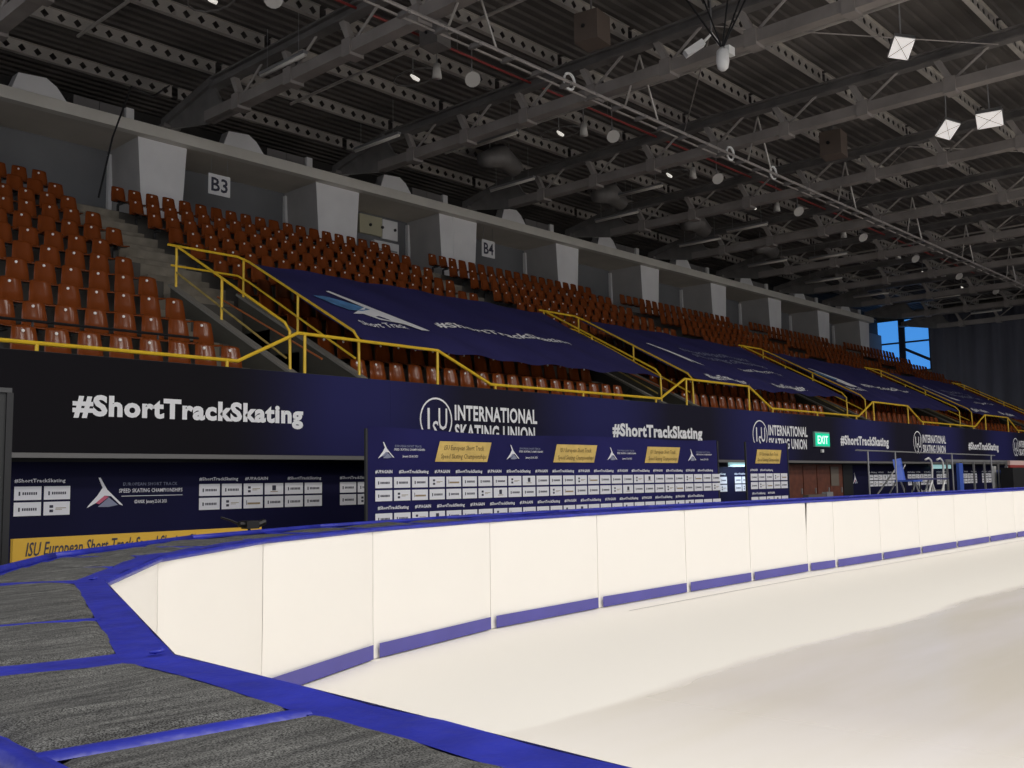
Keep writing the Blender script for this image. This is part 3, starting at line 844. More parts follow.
# brown wooden doors
t = thing('door_1', (31.2, 15.0, 0), None, None); tag(t, kind='structure')
KW(MB().box(31.85, 36.3, 16.36, 16.45, -0.02, 2.0)).build('door_frame', M_DOOR, t)
for k in range(4):
    KW(MB().box(31.95 + k * 1.08, 32.97 + k * 1.08, 16.31, 16.36, 0.0, 1.95)).build('door_leaf', M_DOOR, t)
    dl = [c for c in t.children if c.name.startswith('door_leaf')][-1]
    KW(MB().box(32.80 + k * 1.08, 32.86 + k * 1.08, 16.28, 16.31, 0.95, 1.15)).build('door_handle', M_GREY, dl)
KW(MB().box(35.2, 35.85, 16.29, 16.31, 1.2, 1.9)).build('notice', mat('grey_notice_board', (0.16, 0.13, 0.10), 0.6), t)
KW(MB().box(36.4, 37.25, 16.36, 16.45, -0.02, 2.0)).build('dark_opening', M_BLACK, t)

# ================================================================ FREESTANDING BACKDROPS
def backdrop(x0, x1, y, ztop, label, tiles_x, n, golds, logos):
    t = thing('sponsor_backdrop', (x0, y, 0), label, 'backdrop', 'freestanding sponsor backdrops')
    g = MB()
    def top(u): return ztop - 0.035 * sin(pi * u) + 0.02 * cos(u * 11)
    N = 24
    for side, yy in ((0, y - 0.012), (1, y + 0.012)):
        g.grid(lambda u, v: (x0 + 0.03 + (x1 - x0 - 0.06) * u, yy + 0.012 * sin(u * 40) * v ** 6, 0.12 + (top(u) - 0.12) * v), N, 6)
    g.build('sheet', mat('navy_backdrop_print', (0.0145, 0.0135, 0.088), 0.6, spec=0.12, var=0.45, scale=0.28), t, smooth=True)
    for xx in (x0, x1):
        MB().box(xx - 0.02, xx + 0.02, y - 0.02, y + 0.02, -0.03, ztop - 0.02).build('post', M_CHAR, t)
        MB().box(xx - 0.06, xx + 0.06, y - 0.5, y + 0.5, -0.03, 0.03).build('foot', M_CHAR, t)
    p = MB(); yp = y - 0.026
    for z in (1.475, 1.265, 0.895, 0.685, 0.30):
        tiles(p, tiles_x, n, 0.393, z, 0.355, 0.175, yp)
    p.cur = 0
    for zi, z in enumerate((1.715, 1.135)):
        x = tiles_x + (0.0 if zi == 0 else 0.05); k = zi
        while x < x1 - 0.75:
            wdt = 0.66 if k % 2 else 0.36
            wall_text(p, HT if k % 2 else '#UPAGAIN', x, x + wdt, yp, z, 0.05, 0.03, 1); x += wdt + 0.14; k += 1
    for gx in golds:
        p.cur = 3; p.add([(gx, yp, 1.905), (gx + 1.28, yp, 1.905), (gx + 1.40, yp, 2.255), (gx + 0.12, yp, 2.255)], [(0, 1, 2, 3)])
        p.cur = 4
        wall_text(p, 'ISU European Short Track', gx + 0.22, gx + 1.20, yp - 0.004, 2.105, 0.085, 0.005, 1, 0.2)
        wall_text(p, 'Speed Skating Championships', gx + 0.14, gx + 1.26, yp - 0.004, 1.96, 0.085, 0.005, 1, 0.2)
    for lx in logos:
        skater_logo(p, lambda a, b: (lx + 0.34 * a, yp, 1.95 + 0.27 * b), (0, 5, 5))
        p.cur = 5
        wall_text(p, 'EUROPEAN SHORT TRACK', lx + 0.36, lx + 0.95, yp, 2.14, 0.035, 0.01, 1)
        p.cur = 0
        wall_text(p, 'SPEED SKATING CHAMPIONSHIPS', lx + 0.34, lx + 1.02, yp, 2.085, 0.035, 0.01, 1)
        wall_text(p, 'January 22-24, 2021', lx + 0.52, lx + 0.86, yp, 1.975, 0.035, 0.02, 1)
    p.build('print', TM3 + [M_GOLD, M_BROWNINK, M_PRGREY], t)
backdrop(10.22, 20.92, 12.5, 2.45, 'long navy sponsor backdrop with three gold labels standing behind the padded boards', 10.39, 27, (11.70, 14.82, 17.88), (10.45, 13.5, 16.55, 19.6))
backdrop(22.25, 24.45, 12.5, 2.46, 'narrow navy sponsor backdrop with a single gold label, right of the long one', 22.42, 5, (22.68,), ())

# ================================================================ CRASH MATS
ZT = 1.155
def offs(i, d):
    """mitred outward offset of the rink edge polyline"""
    p = Vector(INNER[i]); a = Vector(INNER[max(i - 1, 0)]); b = Vector(INNER[min(i + 1, len(INNER) - 1)])
    d1 = (p - a).normalized() if i else (b - p).normalized(); d2 = (b - p).normalized() if i < len(INNER) - 1 else d1
    t_ = (d1 + d2).normalized(); n_ = Vector((-t_.y, t_.x))
    k = 1.0 / max(0.5, n_.dot(Vector((-d1.y, d1.x))))
    return p + n_ * d * k
def lerp(a, b, t_): return a + (b - a) * t_
nm = len(INNER) - 1
matlabs = {2: 'padded crash mat nearest the camera with grey felt top and blue edging', 3: 'padded crash mat with long blue edge at left, second along the curve', 4: 'padded crash mat at the corner left of the first white face seam'}
wid = 0.60
for i in range(nm):
    A, B = Vector(INNER[i]), Vector(INNER[i + 1]); C, D = offs(i, wid), offs(i + 1, wid)
    if i in matlabs: lab = matlabs[i]
    elif i < 2: lab = 'padded crash mat beside the camera, %s from the bottom' % ordn[i]
    else: lab = 'white padded crash mat with blue edging, %s along the rink from the corner' % nth(i - 4)
    t = thing('crash_mat', (A.x, A.y, 0), lab, 'mat', 'padded crash mats around the rink')
    near_ = i <= 5
    def S(u, v, z):   # u along, v across (0 inner .. 1 outer)
        p = lerp(lerp(A, B, u), lerp(C, D, u), v); return (p.x, p.y, z)
    e = 0.004 / (B - A).length
    n_in = Vector(((B - A).y, -(B - A).x)).normalized()
    c = MB()
    def face(u, v):
        uu = e + u * (1 - 2 * e)
        if i == 12: uu += (1 - u) * 0.14 * max(0, v - 0.45) ** 1.3
        p = lerp(lerp(A, B, uu), lerp(C, D, uu), 0.02)
        ed = min(u, 1 - u)
        bul = 0.018 * min(1, ed * 8) * (0.6 + 0.4 * sin(pi * v)) + 0.006 * noise.noise(Vector((p.x * 1.3, p.y * 1.3, v * 2.0)))
        return (p.x + n_in.x * bul, p.y + n_in.y * bul, 0.005 + v * (ZT - 0.02))
    c.grid(face, 14, 6)
    c.add([S(e, .02, .005), S(e, .98, .005), S(e, .98, ZT - .015), S(e, .02, ZT - .015)], [(0, 1, 2, 3)])
    c.add([S(1 - e, .02, .005), S(1 - e, .98, .005), S(1 - e, .98, ZT - .015), S(1 - e, .02, ZT - .015)], [(0, 1, 2, 3)])
    c.add([S(e, .98, .005), S(1 - e, .98, .005), S(1 - e, .98, ZT - .015), S(e, .98, ZT - .015)], [(0, 1, 2, 3)])
    c.build('cover', M_VINYL, t, smooth=True)
    # blue edging on the top: inner band, outer band and two end bands, rounded over the edge
    L = (B - A).length
    bi, bo, be = 0.20, 0.10, min(0.2, 0.055 / L)
    if i == 3: be = 0.05
    tr = MB()
    def strip(u0, u1, v0, v1, nu, nv, lip=False):
        def fn(a, b):
            u = u0 + (u1 - u0) * a; v = v0 + (v1 - v0) * b
            p = S(u, v, 0)
            z = ZT + 0.006 * noise.noise(Vector((p[0] * 4, p[1] * 4, 0)))
            return (p[0], p[1], z)
        tr.grid(fn, nu, nv)
    strip(0, 1, 0, bi, 20 if near_ else 4, 4); strip(0, 1, 1 - bo, 1, 20 if near_ else 4, 2)
    strip(0, be, bi, 1 - bo, 2, 8); strip(1 - be, 1, bi, 1 - bo, 2, 8)
    tr.grid(lambda a, b: tuple(Vector(S(a, 0, ZT - 0.035 * b)) + Vector((n_in.x, n_in.y, 0)) * (0.012 * sin(pi * b) + 0.004)), 8, 3)
    tr.grid(lambda a, b: S(a, 1 + 0.01 * sin(pi * b), ZT - 0.05 * b), 4, 2)
    tr.tube([S(a / 6, 1.0, ZT + 0.008) for a in range(7)], 0.024, 6)
    tr.add([S(0, 0.02, ZT - 0.016), S(1, 0.02, ZT - 0.016), S(1, 0.98, ZT - 0.016), S(0, 0.98, ZT - 0.016)], [(0, 1, 2, 3)])
    tr.build('edging', M_BLUE, t, smooth=True)
    def felt(u0, u1, cr):
        f = MB(); nu, nv = (26, 18) if near_ else (4, 3)
        def fn(a, b):
            u = u0 - 0.015 / L + (u1 - u0 + 0.03 / L) * a; v = bi - 0.03 + (1 - bo - bi + 0.06) * b
            p = S(u, v, 0)
            ed = min(a, 1 - a, b, 1 - b)
            q_ = Vector((p[0] * 1.6 - p[1] * 0.5, p[1] * 6.0, cr))
            st = min(1, ed * 9); st = st * st * (3 - 2 * st)
            z = ZT - 0.010 + 0.014 * min(1, ed * 14) + st * (0.004 + 0.012 * noise.noise(q_) + 0.010 * abs(noise.noise(q_ * 2.3)))
            # rounded corners of the patch
            cx = min(a, 1 - a); 
            if cx < 0.08 and min(b, 1 - b) < 0.12: z -= 0.012 * (1 - (cx / 0.08)) * (1 - min(b, 1 - b) / 0.12) * 2
            return (p[0], p[1], z)
        f.grid(fn, nu, nv)
        f.build('felt_top' if i < 8 else 'top_cover', M_FELT if i < 8 else M_BLUE, t, smooth=True)
    mid = 0.37 if i in (2, 3) else 0.5
    if i == 2: mid = 0.62
    g2 = 0.012 / L * (1.6 if i <= 3 else 1.3)
    felt(be, mid - g2, i * 3.1); felt(mid + g2, 1 - be, i * 3.1 + 9)
    sm = MB(); sm.grid(lambda a, b: S(mid - g2 * 1.3 + 2.6 * g2 * a, bi - 0.02 + (1.04 - bo - bi) * b, ZT - 0.006 + 0.0095 * sin(pi * a) ** 0.5), 6, 8)
    sm.build('seam_strip', M_BLUE, t, smooth=True)
    ks = MB()
    g_ = min(0.06, 0.05 / L)
    def kf(a, b):
        p = lerp(lerp(A, B, g_ + (1 - 2 * g_) * a), lerp(C, D, g_ + (1 - 2 * g_) * a), 0.02)
        return (p.x + n_in.x * (0.034), p.y + n_in.y * 0.034, 0.012 + 0.125 * b)
    ks.grid(kf, 6, 1)
    ks.build('kick_strip', M_BASE, t)
il = MB()
pts = [(Vector(INNER[k]) - (offs(k, 0.42) - Vector(INNER[k])), Vector(INNER[k]) - (offs(k, 0.445) - Vector(INNER[k]))) for k in range(9, len(INNER))]
for (a0, a1), (b0, b1) in zip(pts, pts[1:]):
    il.add([(a0.x, a0.y, 0.003), (b0.x, b0.y, 0.003), (b1.x, b1.y, 0.003), (a1.x, a1.y, 0.003)], [(0, 1, 2, 3)])
il.build('ice_edge_line', mat('grey_ice_line', (0.50, 0.48, 0.47), 0.5), ice)
# knotted strap ends at the two nearest joints
for nm_, (x, y_), lb in (('strap_knot', (1.22, 2.25), 'small blue knotted strap on the mat joint at the curve'), ('strap_knot', (2.0, 4.26), 'small blue knotted strap on the mat joint left of the white faces')):
    k = MB()
    k.tube([(x - 0.025 + 0.010 * cos(a * 0.7) + 0.0022 * a, y_ + 0.010 * sin(a * 0.7), ZT + 0.006 + 0.0006 * a) for a in range(0, 12)], 0.004, 6)
    tag(k.build(nm_, M_BLUE, smooth=True), lb, 'strap')

# ================================================================ THINGS BEHIND THE MATS
# charcoal cabinet at the left edge
t = thing('tall_cabinet', (2.6, 9.2, 0), 'tall charcoal cabinet cut by the left edge of the photo', 'cabinet')
MB().box(1.9, 3.42, 9.0, 9.6, -0.03, 2.38).build('body', M_CHAR, t)
MB().box(1.88, 3.44, 8.98, 9.62, 2.38, 2.42).build('top_edge', mat('grey_edge', (0.05, 0.05, 0.05), 0.4), t)
MB().box(3.40, 3.455, 8.985, 9.0, -0.03, 2.38).build('side_edge', M_BLACK, t)
# yellow advertising board
t = thing('advert_board', (4.3, 11, 0), 'yellow advertising board with black italic lettering behind the mats', 'board')
MB().box(4.27, 7.3, 11.0, 11.06, -0.03, 1.03).build('board', M_YELLOW, t)
l = MB(); wall_text(l, 'ISU European Short Track Speed Skating Championships', 4.40, 6.95, 10.995, 0.845, 0.14, 0.01, 2, 0.25); l.build('lettering', M_INK, t)
# small camera on a tripod behind the mats
t = thing('video_camera', (6.45, 10.0, 0), 'small black video camera on a tripod behind the padded boards', 'camera')
MB().box(6.40, 6.56, 9.93, 10.05, 1.06, 1.15).build('body', M_BLACK, t)
MB().tube([(6.40, 9.99, 1.11), (6.33, 9.99, 1.115)], 0.035, 8).build('lens', M_BLACK, t)
MB().tube([(6.56, 9.98, 1.10), (6.66, 9.98, 1.13)], 0.04, 8).build('viewfinder', M_BLACK, t)
MB().tube([(6.42, 10.0, 1.08), (6.25, 10.02, 1.16), (6.12, 10.02, 1.20)], 0.012, 6).build('pan_handle', M_BLACK, t)
for dx, dy in ((-0.3, -0.15), (0.3, -0.15), (0.0, 0.35)):
    MB().tube([(6.47, 10.0, 1.06), (6.47 + dx, 10 + dy, -0.03)], 0.014, 6).build('leg', M_BLACK, t)

# metal barrier, chair, folding table, curved handrails at the far right
t = thing('metal_barrier', (26, 11, 0), 'thin grey metal barrier frame right of the exit sign, behind the boards', 'barrier')
MB().tube([(25.3, 11, 2.22), (36.6, 11, 2.18)], 0.02, 6).build('top_rail', M_GREY, t)
for x in (26.05, 27.9, 32.4, 36.2): MB().tube([(x, 11, -0.03), (x, 11, 2.2)], 0.022, 6).build('post', M_GREY, t)
t = thing('blue_chair', (29.5, 11.3, 0), 'blue plastic chair on dark legs beside the folding table', 'chair')
MB().grid(lambda u, v: (29.2 + 0.60 * u, 11.5 - 0.12 * sin(pi * u) + 0.10 * v, 1.40 + 0.66 * v - 0.10 * abs(u - 0.5) * v), 8, 6).build('backrest', M_CBLUE, t, smooth=True)
MB().box(29.15, 29.85, 11.0, 11.55, 1.36, 1.41).build('seat', M_CBLUE, t)
for x in (29.2, 29.8):
    for yy in (11.05, 11.5): MB().tube([(x, yy, -0.03), (x, yy, 1.37)], 0.02, 6).build('leg', M_BLACK, t)
t = thing('folding_table', (31.3, 11.5, 0), 'folding table with crossed white legs beside the blue chair', 'table')
MB().box(30.0, 32.6, 11.2, 11.8, 1.40, 1.45).build('tabletop', mat('grey_blue_laminate', (0.06, 0.06, 0.16), 0.5), t)
for yy in (11.25, 11.75):
    for xa, xb in ((30.1, 31.3), (31.2, 32.4)):
        MB().tube([(xa, yy, 1.40), (xb, yy, -0.03)], 0.03, 6).build('leg', M_WHITE, t)
        MB().tube([(xb, yy, 1.40), (xa, yy, -0.03)], 0.03, 6).build('leg', M_WHITE, t)
t = thing('step_ladder', (34.0, 12.3, 0), 'pair of curved white handles of a boarding step behind the mats', 'handrail')
for x in (31.0, 31.95):
    x *= 1.1
    MB().tube([(x - 0.38, 12.3, 2.05), (x - 0.1, 12.3, 2.11), (x + 0.12, 12.3, 2.03), (x + 0.2, 12.3, 1.82), (x + 0.12, 12.3, 1.4), (x + 0.05, 12.3, -0.03)], 0.035, 8).build('handle', M_WHITE, t, smooth=True)
for k in range(3):
    MB().box(33.4, 35.1, 12.3, 12.45, 0.3 + 0.35 * k, 0.35 + 0.35 * k).build('tread', M_GREY, t)
# leaning metal poles
for k, (xa, za, xb, zb) in enumerate(((26.7, 1.0, 30.6, 1.98), (28.0, 1.0, 30.9, 1.86))):
    tag(MB().tube([(xa, 11.9, za - 1.03), (xb, 11.9, zb)], 0.025, 6).build('sloping_pole', M_GREY),
        ['upper grey pole sloping up behind the blue chair', 'lower grey pole sloping up behind the blue chair'][k], 'pole')
# glazed frames
t = thing('glazed_partition', (33, 12.5, 0), 'grey framed glazed partition right of the curved white handles', 'partition')
MB().box(36.2, 46.5, 12.48, 12.54, 2.0, 2.08).build('top_rail', M_GREY, t)
for x in (36.3, 37.8, 39.1, 40.3, 42.0, 43.0):
    MB().box(x - 0.03, x + 0.03, 12.48, 12.54, -0.03, 2.05).build('post', M_GREY, t)
for a, b in ((36.3, 37.8), (37.8, 39.1), (40.3, 42.0)):
    g = mat('dim_glass', (0.02, 0.02, 0.03), 0.08)
    MB().box(a + 0.06, b - 0.06, 12.50, 12.52, 0.0, 0.95).build('pane', g, t)
tag(MB().box(36.9, 37.3, 12.3, 12.4, -0.03, 1.95).build('blue_board', M_CBLUE), 'upright blue board standing against the glazed partition', 'board')
t = thing('blue_white_stand', (43, 12.6, 0), 'blue and white standing display beside the red striped plank', 'display')
MB().box(41.7, 41.95, 12.58, 12.66, -0.03, 1.85).build('panel', M_WHITE, t); MB().box(42.0, 43.25, 12.6, 12.66, 0.8, 1.7).build('panel', M_CBLUE, t); MB().box(43.3, 43.5, 12.58, 12.66, -0.03, 1.85).build('panel', M_WHITE, t)
t = thing('barrier_plank', (43, 12, 0), 'red and white plank laid across a black box at far right', 'barrier')
MB().box(41.4, 49.0, 11.9, 12.0, 1.88, 2.05).build('plank', mat('pink_white_paint', (0.65, 0.45, 0.42), 0.5), t)
MB().box(41.4, 49.0, 11.9, 11.99, 1.78, 1.88).build('stripe', M_RED, t)
MB().box(41.5, 43.2, 11.85, 12.3, -0.03, 1.78).build('black_box', M_BLACK, t)
MB().box(45.9, 46.1, 11.9, 12.0, -0.03, 1.78).build('leg', M_WHITE, t)
t = thing('equipment_case', (23, 11, 0), 'small silver topped case behind the boards below the brown door', 'case')
MB().box(22.5, 23.45, 11.0, 11.15, 1.02, 1.12).build('case', M_BROWNBOX, t)
MB().box(23.47, 23.8, 10.98, 11.12, 1.05, 1.17).build('lid', M_GREY, t)
for x in (22.6, 23.6): MB().box(x - 0.03, x + 0.03, 11.03, 11.1, -0.03, 1.06).build('leg', M_BLACK, t)

# ================================================================ SIGNS AND FITTINGS UNDER THE EAVES
def section_sign(body, x0, x1, z0, z1, lab):
    t = thing('section_sign', (x0, 28.0, z0), lab, 'sign')
    MB().box(x0, x1, 27.99, 28.02, z0, z1).build('board', M_PIER, t)
    l = MB(); h = z1 - z0
    wall_text(l, body, x0 + 0.12 * (x1 - x0), x1 - 0.12 * (x1 - x0), 27.984, z0 + 0.18 * h, h * 0.64, 0.02); l.build('lettering', M_INK, t)
    for x in (x0 + 0.1, x1 - 0.1): MB().tube([(x, 28.0, z1), (x, 28.0, 12.02)], 0.008, 5).build('wire', M_GREY, t)
section_sign('B3', 16.5, 17.28, 10.83, 11.50, 'white section sign reading B3 under the concrete beam')
section_sign('B4', 29.0, 29.75, 10.77, 11.48, 'white section sign reading B4 under the concrete beam')
t = thing('duct_cover', (24, 29.6, 11), 'cream wall panel with three round knobs between two white piers', 'panel')
MB().box(23.93, 25.05, 29.62, 29.74, 11.18, 11.92).build('panel', M_CREAM, t); MB().box(25.07, 25.85, 29.62, 29.74, 11.12, 11.90).build('panel', M_PIER, t)
for x in (24.45, 25.05, 25.7): MB().tube([(x, 29.62, 11.55), (x, 29.57, 11.55)], 0.06, 8).build('knob', M_BLACK, t)
t = thing('wall_heater', (24.7, 29.6, 10.7), 'pale box below the cream panel between two white piers', 'heater')
MB().box(24.6, 25.85, 29.55, 29.74, 10.55, 10.98).build('body', M_PIER, t); MB().box(24.7, 25.75, 29.53, 29.55, 10.62, 10.68).build('grille', M_GREY, t)

# plinths and vents on top of the beam
pl = ['left edge', 'sign B3', 'second pier gap', 'sign B4', 'fifth pier gap', 'sixth pier gap', 'seventh pier gap', 'eighth pier gap', 'ninth pier gap']
for k in range(9):
    x = 11.05 + 6.52 * k
    t = MB().prism([(x - 0.75, 12.36), (x - 0.55, 12.92), (x + 0.2, 12.98), (x + 0.5, 12.8), (x + 0.85, 12.36)], 'y', 27.7, 28.1).build('plinth', M_PIER)
    tag(t, 'white trapezoid concrete plinth on the beam, %s from the left edge' % ordn[k], 'plinth', 'plinths on the concrete beam')
    t = thing('vent_box', (x + 1.9, 28.2, 12.36), 'grey vent casing on the beam, right of the %s white plinth' % ordn[k], 'vent', 'vent casings on the concrete beam')
    MB().box(x + 1.1, x + 1.85, 28.0, 28.4, 12.36, 12.84).build('casing', mat('grey_casing', (0.17, 0.16, 0.155), 0.6), t)
    MB().box(x + 1.87, x + 2.62, 28.0, 28.4, 12.36, 12.84).build('casing', mat('grey_casing', (0.17, 0.16, 0.155), 0.6), t)
    MB().box(x + 2.64, x + 2.88, 27.9, 28.3, 12.36, 12.86).build('end_box', M_PIER, t)
    for j in range(3):
        MB().tube([(x + 3.2, 27.9 + 0.09 * j, 12.42 + 0.05 * j), (x + 5.4, 27.9 + 0.09 * j, 12.42 + 0.05 * j)], 0.02, 5).build('pipe', M_GREY, t)

# ================================================================ LAMPS AND RIGGING UNDER THE ROOF
def tube_light(x, y0, y1, z, lab):
    t = thing('tube_light', (x, (y0 + y1) / 2, z), lab, 'lamp', 'tube lights under the roof')
    MB().box(x - 0.07, x + 0.07, y0, y1, z + 0.03, z + 0.10).build('housing', M_GREY, t)
    MB().tube([(x, y0 + 0.02, z), (x, y1 - 0.02, z)], 0.055, 8).build('tube', M_TUBE, t, smooth=True)
    for yy in (y0 + 0.3, y1 - 0.3): MB().tube([(x, yy, z + 0.1), (x, yy, 13.70)], 0.008, 5).build('wire', M_GREY, t)
for k in range(8):
    tube_light(14.65 + 8.05 * k, 20.3, 22.3, 12.45, 'pale tube light in the inner line, %s from the left edge' % ordn[k])
for k in range(7):
    tube_light(20.25 + 6.45 * k, 23.1, 25.3, 12.45, 'dim tube light in the line nearer the stand, %s from the left' % ordn[k])

# cup lamps, dish lamps and bright reflector bulbs in every bay
for k in range(9):
    x = 11.75 + 6.45 * k
    t = thing('cup_lamp', (x, 19.2, 12.8), 'white cup shaped lamp under the roof, %s from the left' % ordn[k], 'lamp', 'cup lamps under the roof')
    MB().tube([(x, 19.2, 13.70), (x, 19.2, 12.92)], 0.02, 5).build('stem', M_GREY, t)
    MB().tube([(x, 19.2, 12.95), (x, 19.2, 12.55)], [0.09, 0.14], 12).build('shade', M_FIX, t, smooth=True)
    t = thing('dish_lamp', (x + 0.85, 18.7, 12.6), 'round white dish lamp under the roof, %s from the left' % ordn[k], 'lamp', 'dish lamps under the roof')
    MB().tube([(x + 0.85, 18.7, 13.70), (x + 0.85, 18.7, 12.75)], 0.02, 5).build('stem', M_GREY, t)
    MB().tube([(x + 0.80, 18.62, 12.58), (x + 0.82, 18.65, 12.61), (x + 0.85, 18.7, 12.66)], [0.22, 0.20, 0.05], 14).build('reflector', M_FIX, t)
    t = thing('reflector_bulb', (x + 0.2, 20.4, 13.0), 'glinting reflector bulb below the deck, %s from the left' % ordn[k], 'lamp', 'reflector bulbs below the deck')
    MB().tube([(x + 0.2, 20.4, 13.70), (x + 0.2, 20.4, 13.1)], 0.02, 5).build('stem', M_GREY, t)
    MB().tube([(x + 0.12, 20.4, 13.03), (x + 0.25, 20.4, 12.99), (x + 0.42, 20.4, 12.97)], [0.03, 0.06, 0.05], 10).build('bulb', M_GLINT, t, smooth=True)
    MB().tube([(x + 0.3 + 0.45 * cos(a * pi / 6), 20.4 + 0.8 * sin(a * pi / 6), 13.02) for a in range(13)], 0.025, 5).build('hoop', M_STEEL, t)

# hanging lighting rail along the stand, with V hangers
t = thing('lighting_rail', (8, 14.9, 11.3), 'long straight lighting rail hung below the trusses on V wires', 'rail')
MB().tube([(7, 14.9, 11.32), (73, 14.9, 11.32)], 0.035, 6).build('top_tube', M_STEEL2, t)
MB().tube([(7, 14.75, 11.2), (73, 14.75, 11.2)], 0.025, 6).build('side_tube', M_STEEL2, t)
MB().tube([(7, 15.05, 11.2), (73, 15.05, 11.2)], 0.025, 6).build('side_tube', M_STEEL2, t)
cl_me = MB().box(-0.05, 0.05, -0.17, 0.17, -0.18, -0.08).mesh('clamp', M_STEEL)
for k in range(62):
    inst('clamp', cl_me, t, (1.0 + k * 1.05, 0, 0.02))
ht = MB()
for k, x in enumerate(TX[1:-1]):
    xx = x + 0.35
    for dx in (-0.72, 0.78):
        MB().tube([(xx, 14.9, 12.95), (xx + dx, 14.9, 11.35)], 0.030, 5).build('hanger', M_PURL, t)
for k, x in enumerate((18.6, 26.3, 29.0)):
    g = MB(); g.tube([(x + 0.20 * cos(a * pi / 8), 14.9, 11.33 + 0.20 * sin(a * pi / 8)) for a in range(17)], 0.035, 5, cap=False)
    g.build('ring', M_WHITE, t)

# square floodlights
def floodlight(x, y, z, sx, sy, nrm, spin, lab, emit=M_LAMPF):
    t = thing('floodlight', (x, y, z), lab, 'lamp', 'square floodlights under the trusses')
    n_ = -Vector(nrm).normalized(); a_ = n_.cross(Vector((0, 0, 1))).normalized(); b_ = n_.cross(a_)
    R_ = Matrix((a_, b_, n_)).transposed() @ Matrix.Rotation(spin, 3, 'Z')
    def T(p): q = R_ @ Vector(p); return (q.x + x, q.y + y, q.z + z)
    b = MB().box(-sx / 2, sx / 2, -sy / 2, sy / 2, 0.02, 0.16); b.v = [T(p) for p in b.v]; b.build('body', M_GREY, t)
    b = MB().box(-sx / 2 + .01, sx / 2 - .01, -sy / 2 + .01, sy / 2 - .01, -0.01, 0.02); b.v = [T(p) for p in b.v]; b.build('glass', emit, t)
    b = MB(); b.cur = 0
    for sg in (1, -1): b.bar((-sx / 2, -sy / 2 * sg, -0.015), (sx / 2, sy / 2 * sg, -0.015), 0.012, 0.008)
    b.v = [T(p) for p in b.v]; b.build('cross_wire', M_GREY, t)
    b = MB(); b.tube([T((-sx / 2, 0, 0.1)), T((-sx / 2, 0, 0.38)), T((sx / 2, 0, 0.38)), T((sx / 2, 0, 0.1))], 0.02, 5); b.build('bracket', M_GREY, t)
    MB().tube([T((0, 0, 0.38)), (x, y, 13.70)], 0.02, 5).build('stem', M_GREY, t)
floodlight(24.05, 8.8, 12.0, 0.50, 0.58, (-0.55, -0.2, -0.75), 0.35, 'white square floodlight nearest the top right, below a pale beam')
floodlight(30.9, 10.05, 12.0, 0.50, 0.62, (-0.5, -0.25, -0.75), 0.45, 'left one of two white square floodlights hung side by side')
floodlight(30.9, 8.85, 12.0, 0.72, 0.60, (-0.45, -0.1, -0.8), 0.0, 'right one of two white square floodlights hung side by side')

# bullet lamp on black cables, and its bracketed neighbour
t = thing('bullet_lamp', (19.5, 11.15, 11.0), 'white bullet shaped lamp hanging on black cables near the top', 'lamp')
MB().tube([(19.5, 11.15, 11.30), (19.5, 11.15, 11.22), (19.5, 11.15, 10.98), (19.5, 11.15, 10.82), (19.5, 11.15, 10.76)], [0.06, 0.13, 0.15, 0.12, 0.06], 12).build('body', M_WHITE, t, smooth=True)
MB().box(19.55, 19.8, 11.0, 11.12, 11.15, 11.35).build('ballast', M_WHITE, t)
for dx, dy in ((-1.0, 0.9), (-0.35, 0.5), (0.1, -0.25), (0.75, -0.6), (0.55, -0.5)):
    MB().tube([(19.5, 11.15, 11.28), (19.5 + dx, 11.15 + dy, 13.2)], 0.022, 5).build('cable', M_BLACK, t)
t = thing('bracket_lamp', (20.3, 12.3, 12.0), 'pale lamp on an angled bracket left of the bullet lamp', 'lamp')
MB().bar((20.1, 12.5, 11.75), (20.42, 12.2, 12.05), 0.2, 0.16).build('body', M_WHITE, t)
MB().tube([(20.42, 12.2, 12.05), (20.52, 12.0, 12.25), (20.6, 11.85, 11.95)], 0.04, 6).build('bracket', M_WHITE, t)
MB().tube([(20.5, 12.0, 12.2), (20.5, 12.0, 13.1)], 0.02, 5).build('stem', M_GREY, t)
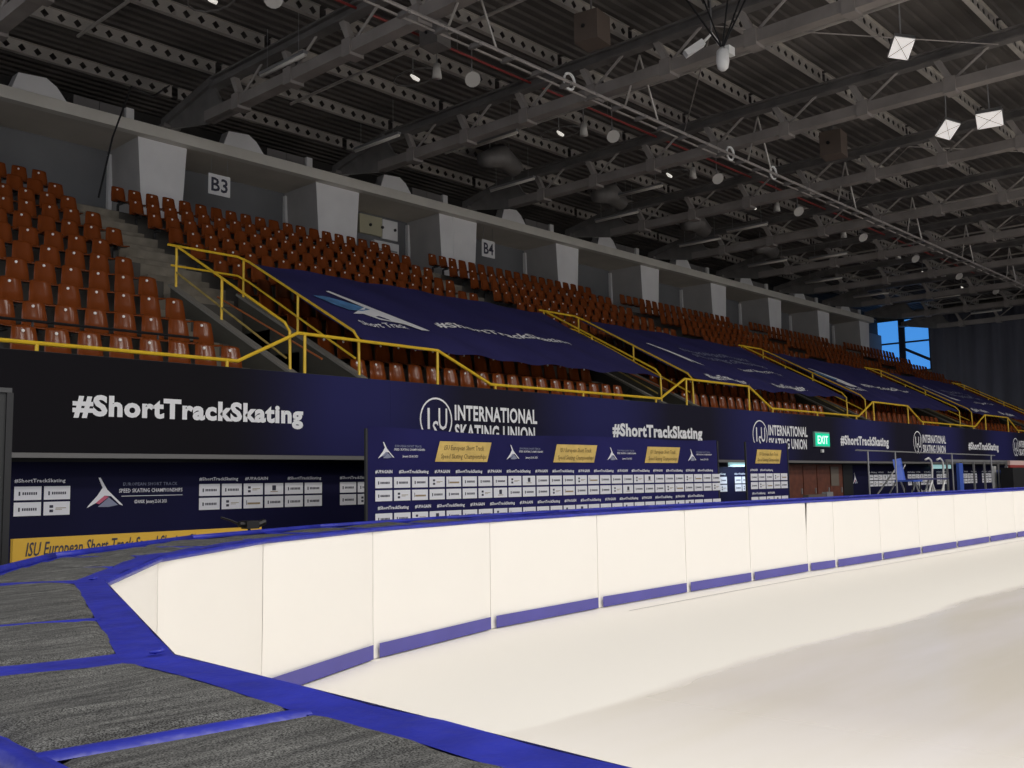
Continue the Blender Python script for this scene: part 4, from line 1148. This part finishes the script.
# loudspeaker boxes
def speaker(x, y, z, s, lab, m=None):
    t = thing('loudspeaker', (x, y, z), lab, 'speaker', 'loudspeakers under the roof')
    b = MB().prism([(x - s, y + s * .7), (x + s * .8, y + s), (x + s, y - s * .8), (x - s * .7, y - s)], 'z', z - s, z + s); b.build('cabinet', m or M_BROWNBOX, t)
    MB().tube([(x - s * 0.9, y, z), (x - s * 0.98, y, z)], s * 0.14, 8).build('horn', M_BLACK, t)
    MB().tube([(x, y, z + s), (x, y, 13.70)], 0.03, 5).build('stem', M_STEEL, t)
speaker(18.5, 14.1, 12.35, 0.36, 'brown box loudspeaker under the roof beside the hanging wires')
speaker(31.0, 13.75, 12.45, 0.40, 'dark brown box loudspeaker hung farther right under the roof')
speaker(16.9, 17.9, 12.9, 0.32, 'grey boxed loudspeaker above the lighting rail near the red pipe', M_STEEL)
# red sprinkler pipe
t = thing('sprinkler_pipe', (8, 18.45, 12.8), 'thin red sprinkler pipe running along below the roof deck', 'pipe')
MB().tube([(7, 18.48, 13.12), (60, 18.52, 13.08)], 0.035, 6).build('pipe', M_RED, t)
for x in (12, 18.3, 25, 31, 37): MB().tube([(x, 18.5, 13.1), (x, 18.5, 13.70)], 0.012, 5).build('hanger', M_STEEL, t)
# hanging round ducts seen as dark shapes between purlins
for k in range(4):
    x = 25.4 + 6.45 * k
    t = thing('air_duct', (x, 23.6, 13.0), 'dark rounded duct between purlins over the stand, %s from the left' % ordn[k], 'duct', 'rounded ducts between the purlins')
    MB().tube([(x - 0.9, 23.6, 12.75), (x, 23.6, 13.1), (x + 0.9, 23.6, 12.8)], [0.25, 0.45, 0.3], 10).build('duct', M_STEEL, t, smooth=True)
    for xx in (x - 0.5, x + 0.5): MB().tube([(xx, 23.6, 13.0), (xx, 23.6, 13.70)], 0.02, 5).build('strap', M_GREY, t)
# black cable slanting down to the seats at the left
cbm = MB().tube([(14.3, 26.5, 13.3), (12.9, 24.8, 12.1), (10.9, 22.0, 11.0), (9.9, 20.8, 9.2), (9.3, 20.1, 7.6)], 0.022, 6)
tag(cbm.build('hanging_cable', M_BLACK), 'black cable slanting from the roof down to the seats at left', 'cable')
